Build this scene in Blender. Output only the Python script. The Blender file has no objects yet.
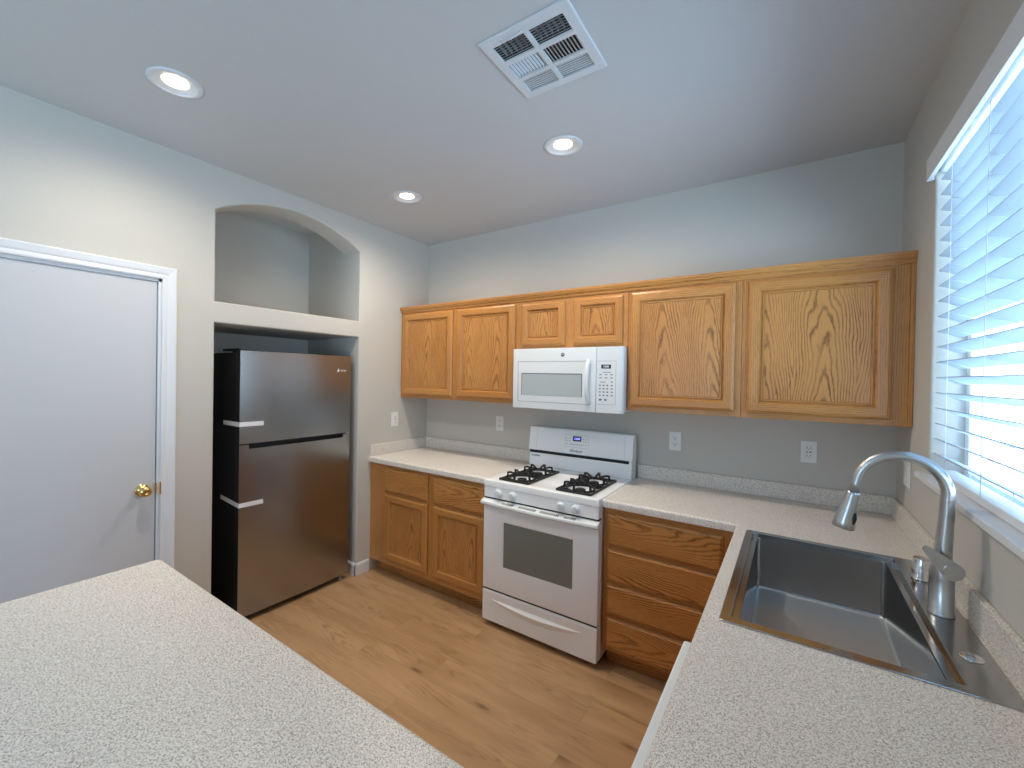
import bpy, bmesh, math, random
from mathutils import Vector, Matrix
random.seed(7)
C = bpy.context.scene.collection
PI = math.pi

# ------------------------------------------------------------------ camera
FPX, PX, PY = 428.98, 493.62, 379.99
cam_d = bpy.data.cameras.new('camera'); cam = bpy.data.objects.new('camera', cam_d); C.objects.link(cam)
cam_d.sensor_fit = 'HORIZONTAL'; cam_d.sensor_width = 36.0; cam_d.lens = FPX / 1024 * 36
cam_d.shift_x = (512 - PX) / 1024; cam_d.shift_y = -(384 - PY) / 1024
cam_d.clip_start = .02
yaw, pitch, roll = .60862, -.0081, .0171
F = Vector((-math.sin(yaw) * math.cos(pitch), math.cos(yaw) * math.cos(pitch), math.sin(pitch)))
R0 = Vector((math.cos(yaw), math.sin(yaw), 0)); U0 = R0.cross(F)
R1 = R0 * math.cos(roll) + U0 * math.sin(roll); U1 = U0 * math.cos(roll) - R0 * math.sin(roll)
m = Matrix.Identity(4)
for i in range(3):
    m[i][0] = R1[i]; m[i][1] = U1[i]; m[i][2] = -F[i]
m.translation = (2.75644, -2.88443, 1.56529)
cam.matrix_world = m
bpy.context.scene.camera = cam

# ------------------------------------------------------------------ view, sky, daylight
S = bpy.context.scene
S.view_settings.view_transform = 'Standard'; S.view_settings.look = 'None'
S.view_settings.gamma = 1; S.view_settings.use_curve_mapping = False
S.view_settings.exposure = 0.55
S.cycles.use_denoising = True
S.cycles.max_bounces = 10; S.cycles.diffuse_bounces = 6; S.cycles.transparent_max_bounces = 12
S.cycles.sample_clamp_indirect = 6.0
SKY = 4.4
W_ = bpy.data.worlds.new('sky'); S.world = W_; W_.use_nodes = True
nt = W_.node_tree; nt.nodes.clear()
wo = nt.nodes.new('ShaderNodeOutputWorld'); wb = nt.nodes.new('ShaderNodeBackground')
wc = nt.nodes.new('ShaderNodeTexCoord'); ws = nt.nodes.new('ShaderNodeSeparateXYZ'); wr = nt.nodes.new('ShaderNodeValToRGB')
wm = nt.nodes.new('ShaderNodeMapRange'); wm.inputs['From Min'].default_value = -1; wm.inputs['From Max'].default_value = 1
nt.links.new(wc.outputs['Generated'], ws.inputs[0]); nt.links.new(ws.outputs['Z'], wm.inputs['Value'])
nt.links.new(wm.outputs[0], wr.inputs[0]); nt.links.new(wr.outputs[0], wb.inputs[0]); nt.links.new(wb.outputs[0], wo.inputs[0])
wb.inputs[1].default_value = SKY
e = wr.color_ramp.elements
e[0].position = 0; e[0].color = (.75, 1.15, 1.55, 1); e[1].position = 1; e[1].color = (.26, .52, .90, 1)
for p_, c_ in ((.20, (1.16, 1.70, 2.2)), (.40, (1.20, 1.60, 1.95)), (.52, (.80, .95, 1.08)), (.68, (.40, .68, 1.0))):
    x = e.new(p_); x.color = (*c_, 1)

def portal(loc, rot, sx, sy):                      # marks a window opening for sampling the sky
    d = bpy.data.lights.new('window_portal', 'AREA'); d.shape = 'RECTANGLE'; d.size = sx; d.size_y = sy
    d.cycles.is_portal = True
    o = bpy.data.objects.new('window_portal', d); C.objects.link(o); o.location = loc; o.rotation_euler = rot
portal((3.345, -1.145, 1.80), (0, PI / 2, 0), 1.2, 1.12)
portal((3.345, -4.85, 1.05), (0, PI / 2, 0), 2.1, 1.3)
portal((1.25, -6.34, 1.45), (PI / 2, 0, 0), 1.3, 1.2)
LAMP_W = 19.0

# ------------------------------------------------------------------ node helpers / materials
class NT:
    def __init__(s, name):
        s.m = bpy.data.materials.new(name); s.m.use_nodes = True; s.t = s.m.node_tree
        s.b = s.t.nodes['Principled BSDF']
    def n(s, typ, **kw):
        nd = s.t.nodes.new(typ)
        for k, v in kw.items(): setattr(nd, k, v)
        return nd
    def l(s, a, b): s.t.links.new(a, b)
    def math(s, op, a, b=None, c=None):
        nd = s.n('ShaderNodeMath', operation=op)
        for i, v in enumerate((a, b, c)):
            if v is None: continue
            if isinstance(v, (int, float)): nd.inputs[i].default_value = v
            else: s.l(v, nd.inputs[i])
        return nd.outputs[0]
    def noise(s, vec, scale, detail=2, rough=.5):
        nd = s.n('ShaderNodeTexNoise'); nd.inputs['Scale'].default_value = scale
        nd.inputs['Detail'].default_value = detail; nd.inputs['Roughness'].default_value = rough
        if vec is not None: s.l(vec, nd.inputs['Vector'])
        return nd.outputs['Fac']
    def ramp(s, fac, stops, interp='LINEAR'):
        nd = s.n('ShaderNodeValToRGB'); nd.color_ramp.interpolation = interp
        el = nd.color_ramp.elements
        while len(el) < len(stops): el.new(.5)
        for k, (p, c) in enumerate(stops):
            el[k].position = p; el[k].color = (*c, 1) if len(c) == 3 else c
        s.l(fac, nd.inputs[0]); return nd.outputs[0]
    def mix(s, fac, a, b, blend='MIX'):
        nd = s.n('ShaderNodeMix', data_type='RGBA', blend_type=blend)
        for sock, v in ((nd.inputs[0], fac), (nd.inputs[6], a), (nd.inputs[7], b)):
            if isinstance(v, (int, float)): sock.default_value = v
            elif isinstance(v, tuple): sock.default_value = (*v, 1)
            else: s.l(v, sock)
        return nd.outputs[2]
    def coord(s): return s.n('ShaderNodeTexCoord').outputs['Object']
    def vscale(s, v, sc):
        nd = s.n('ShaderNodeVectorMath', operation='MULTIPLY'); s.l(v, nd.inputs[0]); nd.inputs[1].default_value = sc
        return nd.outputs[0]
    def bump(s, h, strength, dist=.001):
        nd = s.n('ShaderNodeBump'); nd.inputs['Strength'].default_value = strength; nd.inputs['Distance'].default_value = dist
        s.l(h, nd.inputs['Height']); s.l(nd.outputs[0], s.b.inputs['Normal'])
    def set(s, **kw):
        for k, v in kw.items():
            sock = s.b.inputs[k.replace('_', ' ')]
            if isinstance(v, tuple): sock.default_value = (*v, 1)
            elif isinstance(v, (int, float)): sock.default_value = v
            else: s.l(v, sock)
        return s

def lin(r, g, b):
    f = lambda c: c / 255 / 12.92 if c / 255 <= .04045 else ((c / 255 + .055) / 1.055) ** 2.4
    return (f(r), f(g), f(b))

def plain(name, col, rough=.5, metal=0.0, bump=0, bscale=300, var=.03, **kw):
    t = NT(name); co = t.coord()
    n = t.noise(co, 9, 3)
    c = t.mix(n, tuple(v * (1 - var) for v in col), tuple(min(1, v * (1 + var)) for v in col))
    t.set(Base_Color=c, Roughness=rough, Metallic=metal, **kw)
    if bump: t.bump(t.noise(co, bscale, 3), bump)
    return t.m

def paint(name, col, strength=.35):
    t = NT(name); co = t.coord()
    n = t.noise(co, 1.5, 2)
    c = t.mix(n, tuple(v * .985 for v in col), tuple(v * 1.015 for v in col))
    t.set(Base_Color=c, Roughness=.62)
    t.bump(t.noise(co, 95, 3, .6), strength, .002)
    return t.m

def oak(name, axis, straight=False):
    """honey oak; grain runs along axis; plain-sawn arches from a pith that tilts through the board"""
    t = NT(name); co = t.coord()
    oi = t.n('ShaderNodeObjectInfo'); rnd = oi.outputs['Random']
    sep = t.n('ShaderNodeSeparateXYZ'); t.l(co, sep.inputs[0])
    X, Y, Z = sep.outputs
    if axis == 'z': cr, al = t.math('ADD', X, t.math('MULTIPLY', Y, .8)), Z
    elif axis == 'x': cr, al = t.math('ADD', Z, t.math('MULTIPLY', Y, .8)), X
    else: cr, al = t.math('ADD', Z, X), Y
    cr = t.math('ADD', cr, t.math('MULTIPLY', rnd, 7.3)); al = t.math('ADD', al, t.math('MULTIPLY', rnd, 31.7))
    cmb = t.n('ShaderNodeCombineXYZ'); t.l(cr, cmb.inputs[0]); t.l(al, cmb.inputs[1]); v = cmb.outputs[0]
    warp = t.math('SUBTRACT', t.noise(t.vscale(v, (4.5, 1.5, 1)), 1.0, 2), .5)
    warp2 = t.math('SUBTRACT', t.noise(t.vscale(v, (38, 11, 1)), 1.0, 3, .6), .5)
    if straight:
        d = t.math('ADD', cr, t.math('MULTIPLY', warp, .03)); d = t.math('ADD', d, t.math('MULTIPLY', warp2, .012)); fq = 105
    else:
        crd = t.math('ADD', cr, t.math('MULTIPLY', warp, .15))
        pp = t.math('PINGPONG', crd, .12)
        d = t.math('SQRT', t.math('ADD', t.math('MULTIPLY', pp, pp), .0016))
        d = t.math('ADD', d, t.math('MULTIPLY', al, .07))
        d = t.math('ADD', d, t.math('MULTIPLY', warp2, .013)); fq = 96
    s = t.math('SINE', t.math('MULTIPLY', d, 2 * PI * fq))
    s = t.math('MULTIPLY_ADD', s, .5, .5)
    pores = t.noise(t.vscale(v, (480, 22, 1)), 1.0, 2, .6)
    pores = t.math('MULTIPLY', t.math('SUBTRACT', pores, .44), 4.0)
    pores = t.math('MINIMUM', t.math('MAXIMUM', pores, 0), 1)
    tone = t.noise(t.vscale(v, (7, .9, 1)), 1.0, 2)
    amp = t.noise(t.vscale(v, (14, 3.5, 1)), 1.0, 2)
    amp = t.math('MINIMUM', t.math('MAXIMUM', t.math('MULTIPLY_ADD', amp, 2.4, -.68), .24), .9)
    light, mid, dark = lin(208, 151, 86), lin(182, 119, 56), lin(100, 54, 19)
    base = t.mix(tone, mid, light)
    ring = t.math('POWER', s, 4.0)
    c = t.mix(t.math('MULTIPLY', t.math('MULTIPLY', ring, amp), .66 if straight else 1.0), base, dark)
    c = t.mix(t.math('MULTIPLY', t.math('MULTIPLY', pores, .50), t.math('MULTIPLY_ADD', s, .65, .35)), c, lin(104, 58, 22))
    t.set(Base_Color=c, Roughness=.34)
    t.bump(pores, -.12, .0006)
    return t.m

def laminate():
    t = NT('speckled_laminate'); co = t.coord()
    warp = t.n('ShaderNodeTexNoise'); warp.inputs['Scale'].default_value = 90; t.l(co, warp.inputs['Vector'])
    wv = t.n('ShaderNodeVectorMath', operation='MULTIPLY_ADD'); t.l(warp.outputs['Color'], wv.inputs[0]); wv.inputs[1].default_value = (.008, .008, .008); t.l(co, wv.inputs[2])
    v = wv.outputs[0]
    a = t.noise(v, 250, 1, .5)
    b = t.noise(t.vscale(v, (1.2, .9, 1)), 300, 1, .5)
    g = t.noise(v, 460, 1, .5)
    base = lin(233, 226, 216)
    fa = t.ramp(a, [(.53, (0, 0, 0)), (.585, (1, 1, 1))])
    fb = t.ramp(b, [(.54, (0, 0, 0)), (.60, (1, 1, 1))])
    fg = t.ramp(g, [(.56, (0, 0, 0)), (.64, (1, 1, 1))])
    c = t.mix(t.math('MULTIPLY', fa, .8), base, lin(168, 160, 152))
    c = t.mix(t.math('MULTIPLY', fb, .8), c, lin(244, 241, 237))
    c = t.mix(t.math('MULTIPLY', fg, .75), c, lin(122, 114, 108))
    t.set(Base_Color=c, Roughness=.36)
    return t.m

def floor_wood():
    t = NT('oak_plank_floor'); co = t.coord()
    br = t.n('ShaderNodeTexBrick'); br.offset = .37; br.offset_frequency = 2
    br.inputs['Scale'].default_value = 1; br.inputs['Brick Width'].default_value = 1.22; br.inputs['Row Height'].default_value = .18
    br.inputs['Mortar Size'].default_value = .0011; br.inputs['Mortar Smooth'].default_value = .2; br.inputs['Bias'].default_value = 0
    br.inputs['Color1'].default_value = (0, 0, 0, 1); br.inputs['Color2'].default_value = (1, 1, 1, 1); br.inputs['Mortar'].default_value = (.5, .5, .5, 1)
    t.l(co, br.inputs['Vector'])
    pl = t.n('ShaderNodeSeparateColor'); t.l(br.outputs['Color'], pl.inputs[0]); k = pl.outputs[0]
    off = t.n('ShaderNodeCombineXYZ'); t.l(t.math('MULTIPLY', k, 17.0), off.inputs[0]); t.l(t.math('MULTIPLY', k, 5.0), off.inputs[1])
    ad = t.n('ShaderNodeVectorMath', operation='ADD'); t.l(co, ad.inputs[0]); t.l(off.outputs[0], ad.inputs[1]); v = ad.outputs[0]
    w1 = t.noise(t.vscale(v, (1.0, 6, 1)), 1.0, 3, .55)
    sep = t.n('ShaderNodeSeparateXYZ'); t.l(v, sep.inputs[0])
    ph = t.math('ADD', t.math('MULTIPLY', sep.outputs[1], 22.0), t.math('MULTIPLY', w1, 15.0))
    ring = t.math('MULTIPLY_ADD', t.math('SINE', t.math('MULTIPLY', ph, 2 * PI)), .5, .5)
    fine = t.noise(t.vscale(v, (6, 170, 1)), 1.0, 3, .65)
    blot = t.noise(t.vscale(v, (1.3, 7.5, 1)), 1.0, 3, .6)
    amp = t.ramp(t.noise(t.vscale(v, (2.2, 9, 1)), 1.0, 2), [(.45, (0, 0, 0)), (.68, (1, 1, 1))])
    c = t.mix(t.ramp(blot, [(.30, (0, 0, 0)), (.70, (1, 1, 1))]), lin(194, 157, 116), lin(160, 123, 85))
    c = t.mix(t.math('MULTIPLY', k, .28), c, lin(196, 160, 122))
    c = t.mix(t.math('MULTIPLY', t.math('MULTIPLY', t.math('POWER', ring, 3.0), amp), .55), c, lin(120, 84, 54))
    c = t.mix(t.math('MULTIPLY', fine, .30), c, lin(138, 100, 66))
    kn = t.n('ShaderNodeTexVoronoi'); kn.inputs['Scale'].default_value = 1.0
    t.l(t.vscale(v, (1.5, 4.6, 1)), kn.inputs['Vector'])
    halo = t.ramp(kn.outputs['Distance'], [(.02, (1, 1, 1)), (.24, (0, 0, 0))])
    kf = t.ramp(kn.outputs['Distance'], [(.025, (1, 1, 1)), (.085, (0, 0, 0))])
    c = t.mix(t.math('MULTIPLY', halo, .38), c, lin(120, 82, 50))
    c = t.mix(t.math('MULTIPLY', kf, .60), c, lin(76, 48, 28))
    c = t.mix(t.math('MULTIPLY', br.outputs['Fac'], .34), c, lin(84, 58, 38))
    t.set(Base_Color=c, Roughness=.40)
    t.bump(t.math('ADD', fine, t.math('MULTIPLY', br.outputs['Fac'], -2)), .12, .001)
    return t.m

def steel(name, col, rough, axis='z', streak=.10):
    t = NT(name); co = t.coord()
    sc = {'z': (160, 160, 3.0), 'x': (3.0, 160, 160), 'y': (160, 3, 160)}[axis]
    n = t.noise(t.vscale(co, sc), 1.0, 2)
    c = t.mix(n, tuple(v * (1 - streak) for v in col), tuple(v * (1 + streak) for v in col))
    r = t.math('MULTIPLY_ADD', n, .04, rough - .02)
    t.set(Base_Color=c, Roughness=r, Metallic=1.0)
    return t.m

def glass_mat(name, tint=(.93, .97, 1.0), refl=.08):
    t = NT(name)
    tr = t.n('ShaderNodeBsdfTransparent'); tr.inputs[0].default_value = (*tint, 1)
    gl = t.n('ShaderNodeBsdfGlossy'); gl.inputs['Roughness'].default_value = .02
    mx = t.n('ShaderNodeMixShader'); fr = t.n('ShaderNodeFresnel'); fr.inputs[0].default_value = 1.45
    ge = t.n('ShaderNodeNewGeometry')
    t.l(t.math('MULTIPLY', fr.outputs[0], t.math('SUBTRACT', 1.0, ge.outputs['Backfacing'])), mx.inputs[0]); t.l(tr.outputs[0], mx.inputs[1]); t.l(gl.outputs[0], mx.inputs[2])
    t.l(mx.outputs[0], t.t.nodes['Material Output'].inputs[0])
    return t.m

def emit(name, col, strength):
    t = NT(name); co = t.coord(); n = t.noise(co, 60, 1)
    t.set(Base_Color=(.02, .02, .02), Roughness=.4)
    t.b.inputs['Emission Color'].default_value = (*col, 1)
    t.l(t.math('MULTIPLY_ADD', n, strength * .02, strength), t.b.inputs['Emission Strength'])
    return t.m

def slat_mat():
    t = NT('blind_slat_vinyl'); co = t.coord()
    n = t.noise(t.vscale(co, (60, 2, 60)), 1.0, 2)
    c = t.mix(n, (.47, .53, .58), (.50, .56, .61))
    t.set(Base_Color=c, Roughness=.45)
    tl = t.n('ShaderNodeBsdfTranslucent'); tl.inputs[0].default_value = (.70, .84, .95, 1)
    mx = t.n('ShaderNodeMixShader'); mx.inputs[0].default_value = .08
    t.l(t.b.outputs[0], mx.inputs[1]); t.l(tl.outputs[0], mx.inputs[2])
    t.l(mx.outputs[0], t.t.nodes['Material Output'].inputs[0])
    return t.m

M = dict(
    wall=paint('greige_wall_paint', lin(196, 193, 186)),
    ceil=paint('ceiling_paint', lin(202, 204, 205), .5),
    trim=plain('white_trim_paint', lin(222, 224, 228), .35, var=.01),
    door=plain('white_door_paint', lin(198, 199, 203), .42, bump=.10, bscale=160, var=.012),
    oak_z=oak('oak_vertical_grain', 'z'), oak_x=oak('oak_horizontal_grain', 'x'), oak_y=oak('oak_side_grain', 'y', True), oak_sz=oak('oak_straight_vertical', 'z', True), oak_sx=oak('oak_straight_horizontal', 'x', True),
    lam=laminate(), floor=floor_wood(),
    white=plain('white_enamel', lin(244, 245, 246), .22, var=.01), white_mw=plain('white_microwave_enamel', lin(224, 228, 230), .25, var=.01),
    white_m=plain('white_plastic', lin(226, 230, 232), .38, var=.01),
    grey_glass=plain('grey_screened_glass', lin(176, 184, 186), .12, var=.03),
    oven_glass=plain('dark_oven_glass', lin(124, 129, 122), .08, var=.05),
    black=plain('black_plastic', (.012, .012, .014), .45, var=.2),
    fridge_side=plain('black_textured_steel', (.010, .011, .014), .42, bump=.08, bscale=500, var=.1),
    iron=plain('matte_black_cast_iron', (.014, .014, .015), .55, bump=.15, bscale=500, var=.2),
    alu=plain('burner_aluminium', lin(150, 150, 150), .45, .8),
    dark=plain('dark_cavity', (.02, .02, .022), .8, var=.2),
    gap=plain('shadow_gap_rubber', (.008, .008, .008), .7, var=.1),
    steel_f=steel('dark_stainless_steel', (.375, .38, .385), .26, 'z', .02),
    steel_s=plain('brushed_sink_steel', (.50, .505, .51), .15, 1.0, var=.02),
    steel_b=plain('satin_sink_floor_steel', (.53, .54, .545), .46, 1.0, var=.03),
    nickel=plain('brushed_nickel', (.56, .575, .59), .30, 1.0, var=.01),
    chrome=plain('polished_chrome', (.72, .73, .75), .10, 1.0, var=.02),
    brass=plain('polished_brass', (.80, .56, .22), .16, 1.0, var=.04),
    tape=plain('white_packing_tape', lin(225, 228, 232), .35, var=.03),
    plate=plain('white_outlet_plastic', lin(232, 232, 230), .35, var=.01),
    slot=plain('outlet_slot_shadow', (.03, .03, .03), .6, var=.1),
    grey=plain('light_grey_print', lin(150, 156, 160), .5, var=.03),
    dgrey=plain('dark_grey_print', lin(80, 84, 88), .5, var=.03),
    glass=glass_mat('window_glass'),
    slat=slat_mat(),
    vinyl=plain('white_vinyl', lin(232, 235, 238), .4, var=.01),
    cord=plain('white_cord', lin(225, 230, 235), .7, var=.03),
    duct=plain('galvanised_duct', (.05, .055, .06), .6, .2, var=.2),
    vent=plain('white_vent_enamel', lin(214, 218, 222), .45, var=.02),
    lens=emit('lit_lamp_lens', (1.0, .86, .66), 7.0),
    blue_led=emit('blue_led_digits', (.16, .18, 1.0), 2.2),
    white_led=emit('pale_led_digits', (.75, .85, .9), .9),
    toe=plain('dark_toe_kick', lin(96, 58, 28), .55, var=.1),
)

# ------------------------------------------------------------------ mesh helpers
def BM(): return bmesh.new()
def merge(dst, src, mi=None):
    me = bpy.data.meshes.new('tmp'); src.to_mesh(me); src.free()
    n0 = len(dst.faces); dst.from_mesh(me); bpy.data.meshes.remove(me)
    dst.faces.ensure_lookup_table()
    if mi is not None:
        for f in dst.faces[n0:]: f.material_index = mi
def box(bm, x0, x1, y0, y1, z0, z1, bev=0, seg=2, mi=0):
    t = BM(); r = bmesh.ops.create_cube(t, size=1)
    bmesh.ops.scale(t, vec=(x1 - x0, y1 - y0, z1 - z0), verts=t.verts)
    bmesh.ops.translate(t, vec=((x0 + x1) / 2, (y0 + y1) / 2, (z0 + z1) / 2), verts=t.verts)
    if bev: bmesh.ops.bevel(t, geom=t.edges[:], offset=bev, segments=seg, profile=.5, affect='EDGES')
    merge(bm, t, mi)
def frame_of(d):
    d = Vector(d).normalized(); a = Vector((0, 0, 1)) if abs(d.z) < .9 else Vector((1, 0, 0))
    u = d.cross(a).normalized(); return u, d.cross(u).normalized()
def tube(bm, pts, rad, n=12, cap=True, sx=1, mi=0):
    pts = [Vector(p) for p in pts]; rad = rad if isinstance(rad, (list, tuple)) else [rad] * len(pts)
    rings = []; u = None
    for i, p in enumerate(pts):
        d = (pts[min(i + 1, len(pts) - 1)] - pts[max(i - 1, 0)]).normalized()
        if u is None: u, w = frame_of(d)
        else:
            u = (u - d * u.dot(d)).normalized(); w = d.cross(u).normalized()
        rings.append([bm.verts.new(p + (u * math.cos(2 * PI * k / n) * sx + w * math.sin(2 * PI * k / n)) * rad[i]) for k in range(n)])
    for a, b in zip(rings, rings[1:]):
        for k in range(n):
            f = bm.faces.new((a[k], a[(k + 1) % n], b[(k + 1) % n], b[k])); f.material_index = mi; f.smooth = True
    if cap:
        for r in (rings[0][::-1], rings[-1]):
            f = bm.faces.new(r); f.material_index = mi
def lathe(bm, c, axis, prof, n=32, mi=0):
    """prof: list of (radius, height along axis)"""
    c = Vector(c); d = Vector(axis).normalized(); u, w = frame_of(d); rings = []
    for r, h in prof:
        if r < 1e-6: rings.append([bm.verts.new(c + d * h)])
        else: rings.append([bm.verts.new(c + d * h + (u * math.cos(2 * PI * k / n) + w * math.sin(2 * PI * k / n)) * r) for k in range(n)])
    for a, b in zip(rings, rings[1:]):
        for k in range(n):
            a2 = a if len(a) > 1 else None; b2 = b if len(b) > 1 else None
            if a2 and b2: f = bm.faces.new((a[k], a[(k + 1) % n], b[(k + 1) % n], b[k]))
            elif b2: f = bm.faces.new((a[0], b[(k + 1) % n], b[k]))
            elif a2: f = bm.faces.new((a[k], a[(k + 1) % n], b[0]))
            else: continue
            f.material_index = mi; f.smooth = True
def prism(bm, poly, axis, lo, hi, bev=0, mi=0):
    """poly in the two other axes (order xyz without axis)"""
    t = BM()
    def P(a, b, h): return {'x': (h, a, b), 'y': (a, h, b), 'z': (a, b, h)}[axis]
    v0 = [t.verts.new(P(a, b, lo)) for a, b in poly]; v1 = [t.verts.new(P(a, b, hi)) for a, b in poly]
    n = len(poly); t.faces.new(v0); t.faces.new(v1[::-1])
    for k in range(n): t.faces.new((v0[k], v1[k], v1[(k + 1) % n], v0[(k + 1) % n]))
    bmesh.ops.recalc_face_normals(t, faces=t.faces)
    if bev: bmesh.ops.bevel(t, geom=t.edges[:], offset=bev, segments=2, profile=.5, affect='EDGES')
    merge(bm, t, mi)
def holed(outer, holes, axis, lo, hi, bev_front=None, bev=.01, seg=3):
    """a slab with holes: 2-D loops filled at lo (the visible face), extruded to hi.
    bev_front(co1, co2) says which front edges are rounded"""
    bm = BM()
    def P(a, b, h): return {'x': (h, a, b), 'y': (a, h, b), 'z': (a, b, h)}[axis]
    es = []
    for lp in [outer] + holes:
        vs = [bm.verts.new(P(a, b, lo)) for a, b in lp]
        for k in range(len(vs)): es.append(bm.edges.new((vs[k], vs[(k + 1) % len(vs)])))
    bmesh.ops.triangle_fill(bm, use_beauty=True, use_dissolve=False, edges=es)
    front = bm.faces[:]
    r = bmesh.ops.extrude_face_region(bm, geom=front, use_keep_orig=True)
    nv = [g for g in r['geom'] if isinstance(g, bmesh.types.BMVert)]
    d = hi - lo
    bmesh.ops.translate(bm, vec={'x': (d, 0, 0), 'y': (0, d, 0), 'z': (0, 0, d)}[axis], verts=nv)
    bmesh.ops.recalc_face_normals(bm, faces=bm.faces)
    if bev_front:
        ai = 'xyz'.index(axis); sel = []
        for ed in bm.edges:
            a, b = ed.verts[0].co, ed.verts[1].co
            if abs(a[ai] - lo) < 1e-6 and abs(b[ai] - lo) < 1e-6 and len(ed.link_faces) == 2:
                if abs(ed.link_faces[0].normal.dot(ed.link_faces[1].normal)) < .5 and bev_front(a, b): sel.append(ed)
        if sel: bmesh.ops.bevel(bm, geom=sel, offset=bev, segments=seg, profile=.5, affect='EDGES')
    return bm
def rrect(x0, x1, y0, y1, r, n=6):
    out = []
    for cx, cy, a0 in ((x1 - r, y1 - r, 0), (x0 + r, y1 - r, 90), (x0 + r, y0 + r, 180), (x1 - r, y0 + r, 270)):
        for k in range(n + 1):
            a = math.radians(a0 + 90 * k / n); out.append((cx + r * math.cos(a), cy + r * math.sin(a)))
    return out
def loops(bm, lps, close_last=True, close_first=False, smooth=False, mi=0):
    """lps: list of closed 3-D loops with the same count, joined in turn"""
    vl = [[bm.verts.new(p) for p in lp] for lp in lps]; n = len(vl[0])
    for a, b in zip(vl, vl[1:]):
        for k in range(n):
            f = bm.faces.new((a[k], a[(k + 1) % n], b[(k + 1) % n], b[k])); f.smooth = smooth; f.material_index = mi
    if close_last: bm.faces.new(vl[-1]).material_index = mi
    if close_first: bm.faces.new(vl[0][::-1]).material_index = mi
    return vl
ROOT = {}
def link(name, bm, mats, parent=None, smooth=False, kind=None, recalc=True, label=None):
    org = ROOT.get(parent.name, Vector((0, 0, 0))) if parent else Vector((0, 0, 0))
    if recalc: bmesh.ops.recalc_face_normals(bm, faces=bm.faces)
    bmesh.ops.translate(bm, vec=-org, verts=bm.verts)
    me = bpy.data.meshes.new(name)
    if smooth:
        for f in bm.faces: f.smooth = True
    bm.to_mesh(me); bm.free()
    for mm in (mats if isinstance(mats, (list, tuple)) else [mats]): me.materials.append(mm)
    o = bpy.data.objects.new(name, me); C.objects.link(o)
    if parent: o.parent = parent; ROOT[o.name] = org
    if kind: o['kind'] = kind
    if label: o['label'] = label
    return o
def smooth_by_angle(o, deg=35):
    me = o.data
    for p in me.polygons: p.use_smooth = True
    bm = bmesh.new(); bm.from_mesh(me)
    for ed in bm.edges:
        if len(ed.link_faces) == 2 and ed.calc_face_angle(0) > math.radians(deg): ed.smooth = False
    bm.to_mesh(me); bm.free()
    return o
def thing(name, label, cat, loc, group=None):
    o = bpy.data.objects.new(name, None); C.objects.link(o); o.location = loc; o.empty_display_size = .1
    o['label'] = label; o['category'] = cat
    if group: o['group'] = group
    ROOT[o.name] = Vector(loc); return o
def tag(o, label, cat, group=None):
    o['label'] = label; o['category'] = cat
    if group: o['group'] = group
    return o
def text_bm(body, size, mat4, extrude=.0006, bold=0):
    cu = bpy.data.curves.new('t', 'FONT'); cu.body = body; cu.size = size; cu.extrude = extrude; cu.offset = bold
    cu.align_x = 'CENTER'; cu.align_y = 'CENTER'; cu.resolution_u = 3
    o = bpy.data.objects.new('t', cu); C.objects.link(o)
    bpy.context.view_layer.update()
    me = bpy.data.meshes.new_from_object(o.evaluated_get(bpy.context.evaluated_depsgraph_get()))
    bpy.data.objects.remove(o); bpy.data.curves.remove(cu)
    bm = BM(); bm.from_mesh(me); bpy.data.meshes.remove(me)
    for f in bm.faces: f.material_index = 0
    bmesh.ops.transform(bm, matrix=mat4, verts=bm.verts); return bm
FACE_Y = Matrix.Rotation(PI / 2, 4, 'X')                       # text read by someone looking along +y
FACE_X = Matrix.Rotation(PI / 2, 4, 'Z') @ FACE_Y              # text read by someone looking along -x
T = Matrix.Translation

# ------------------------------------------------------------------ measures
W, H = 3.187, 2.755
YB = -6.2                                        # far end of the room, behind the camera
CT, CTH = .914, .040                             # counter top height, thickness
NY0, NY1, NX = -1.768, -.758, -.69               # fridge niche

# ------------------------------------------------------------------ room shell
LIGHTS = [(.640, -2.185), (1.767, -.878), (.619, -.867)]
def circle(cx, cy, r, n=32): return [(cx + r * math.cos(2 * PI * k / n), cy + r * math.sin(2 * PI * k / n)) for k in range(n)]
b = BM(); box(b, NX - .12, W + .14, YB - .12, .12, -.10, 0); link('floor', b, M['floor'], kind='structure')
VX0, VX1, VY0, VY1 = 1.808, 2.158, -1.661, -1.307
cb = holed([(NX - .12, YB - .12), (W + .14, YB - .12), (W + .14, .12), (NX - .12, .12)],
           [circle(x, y, .076) for x, y in LIGHTS] + [[(VX0 + .03, VY0 + .03), (VX1 - .03, VY0 + .03), (VX1 - .03, VY1 - .03), (VX0 + .03, VY1 - .03)]],
           'z', H, H + .12)
link('ceiling', cb, M['ceil'], kind='structure')
b = BM(); box(b, NX - .12, W + .14, 0, .12, 0, H); link('wall_back', b, M['wall'], kind='structure')
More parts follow.
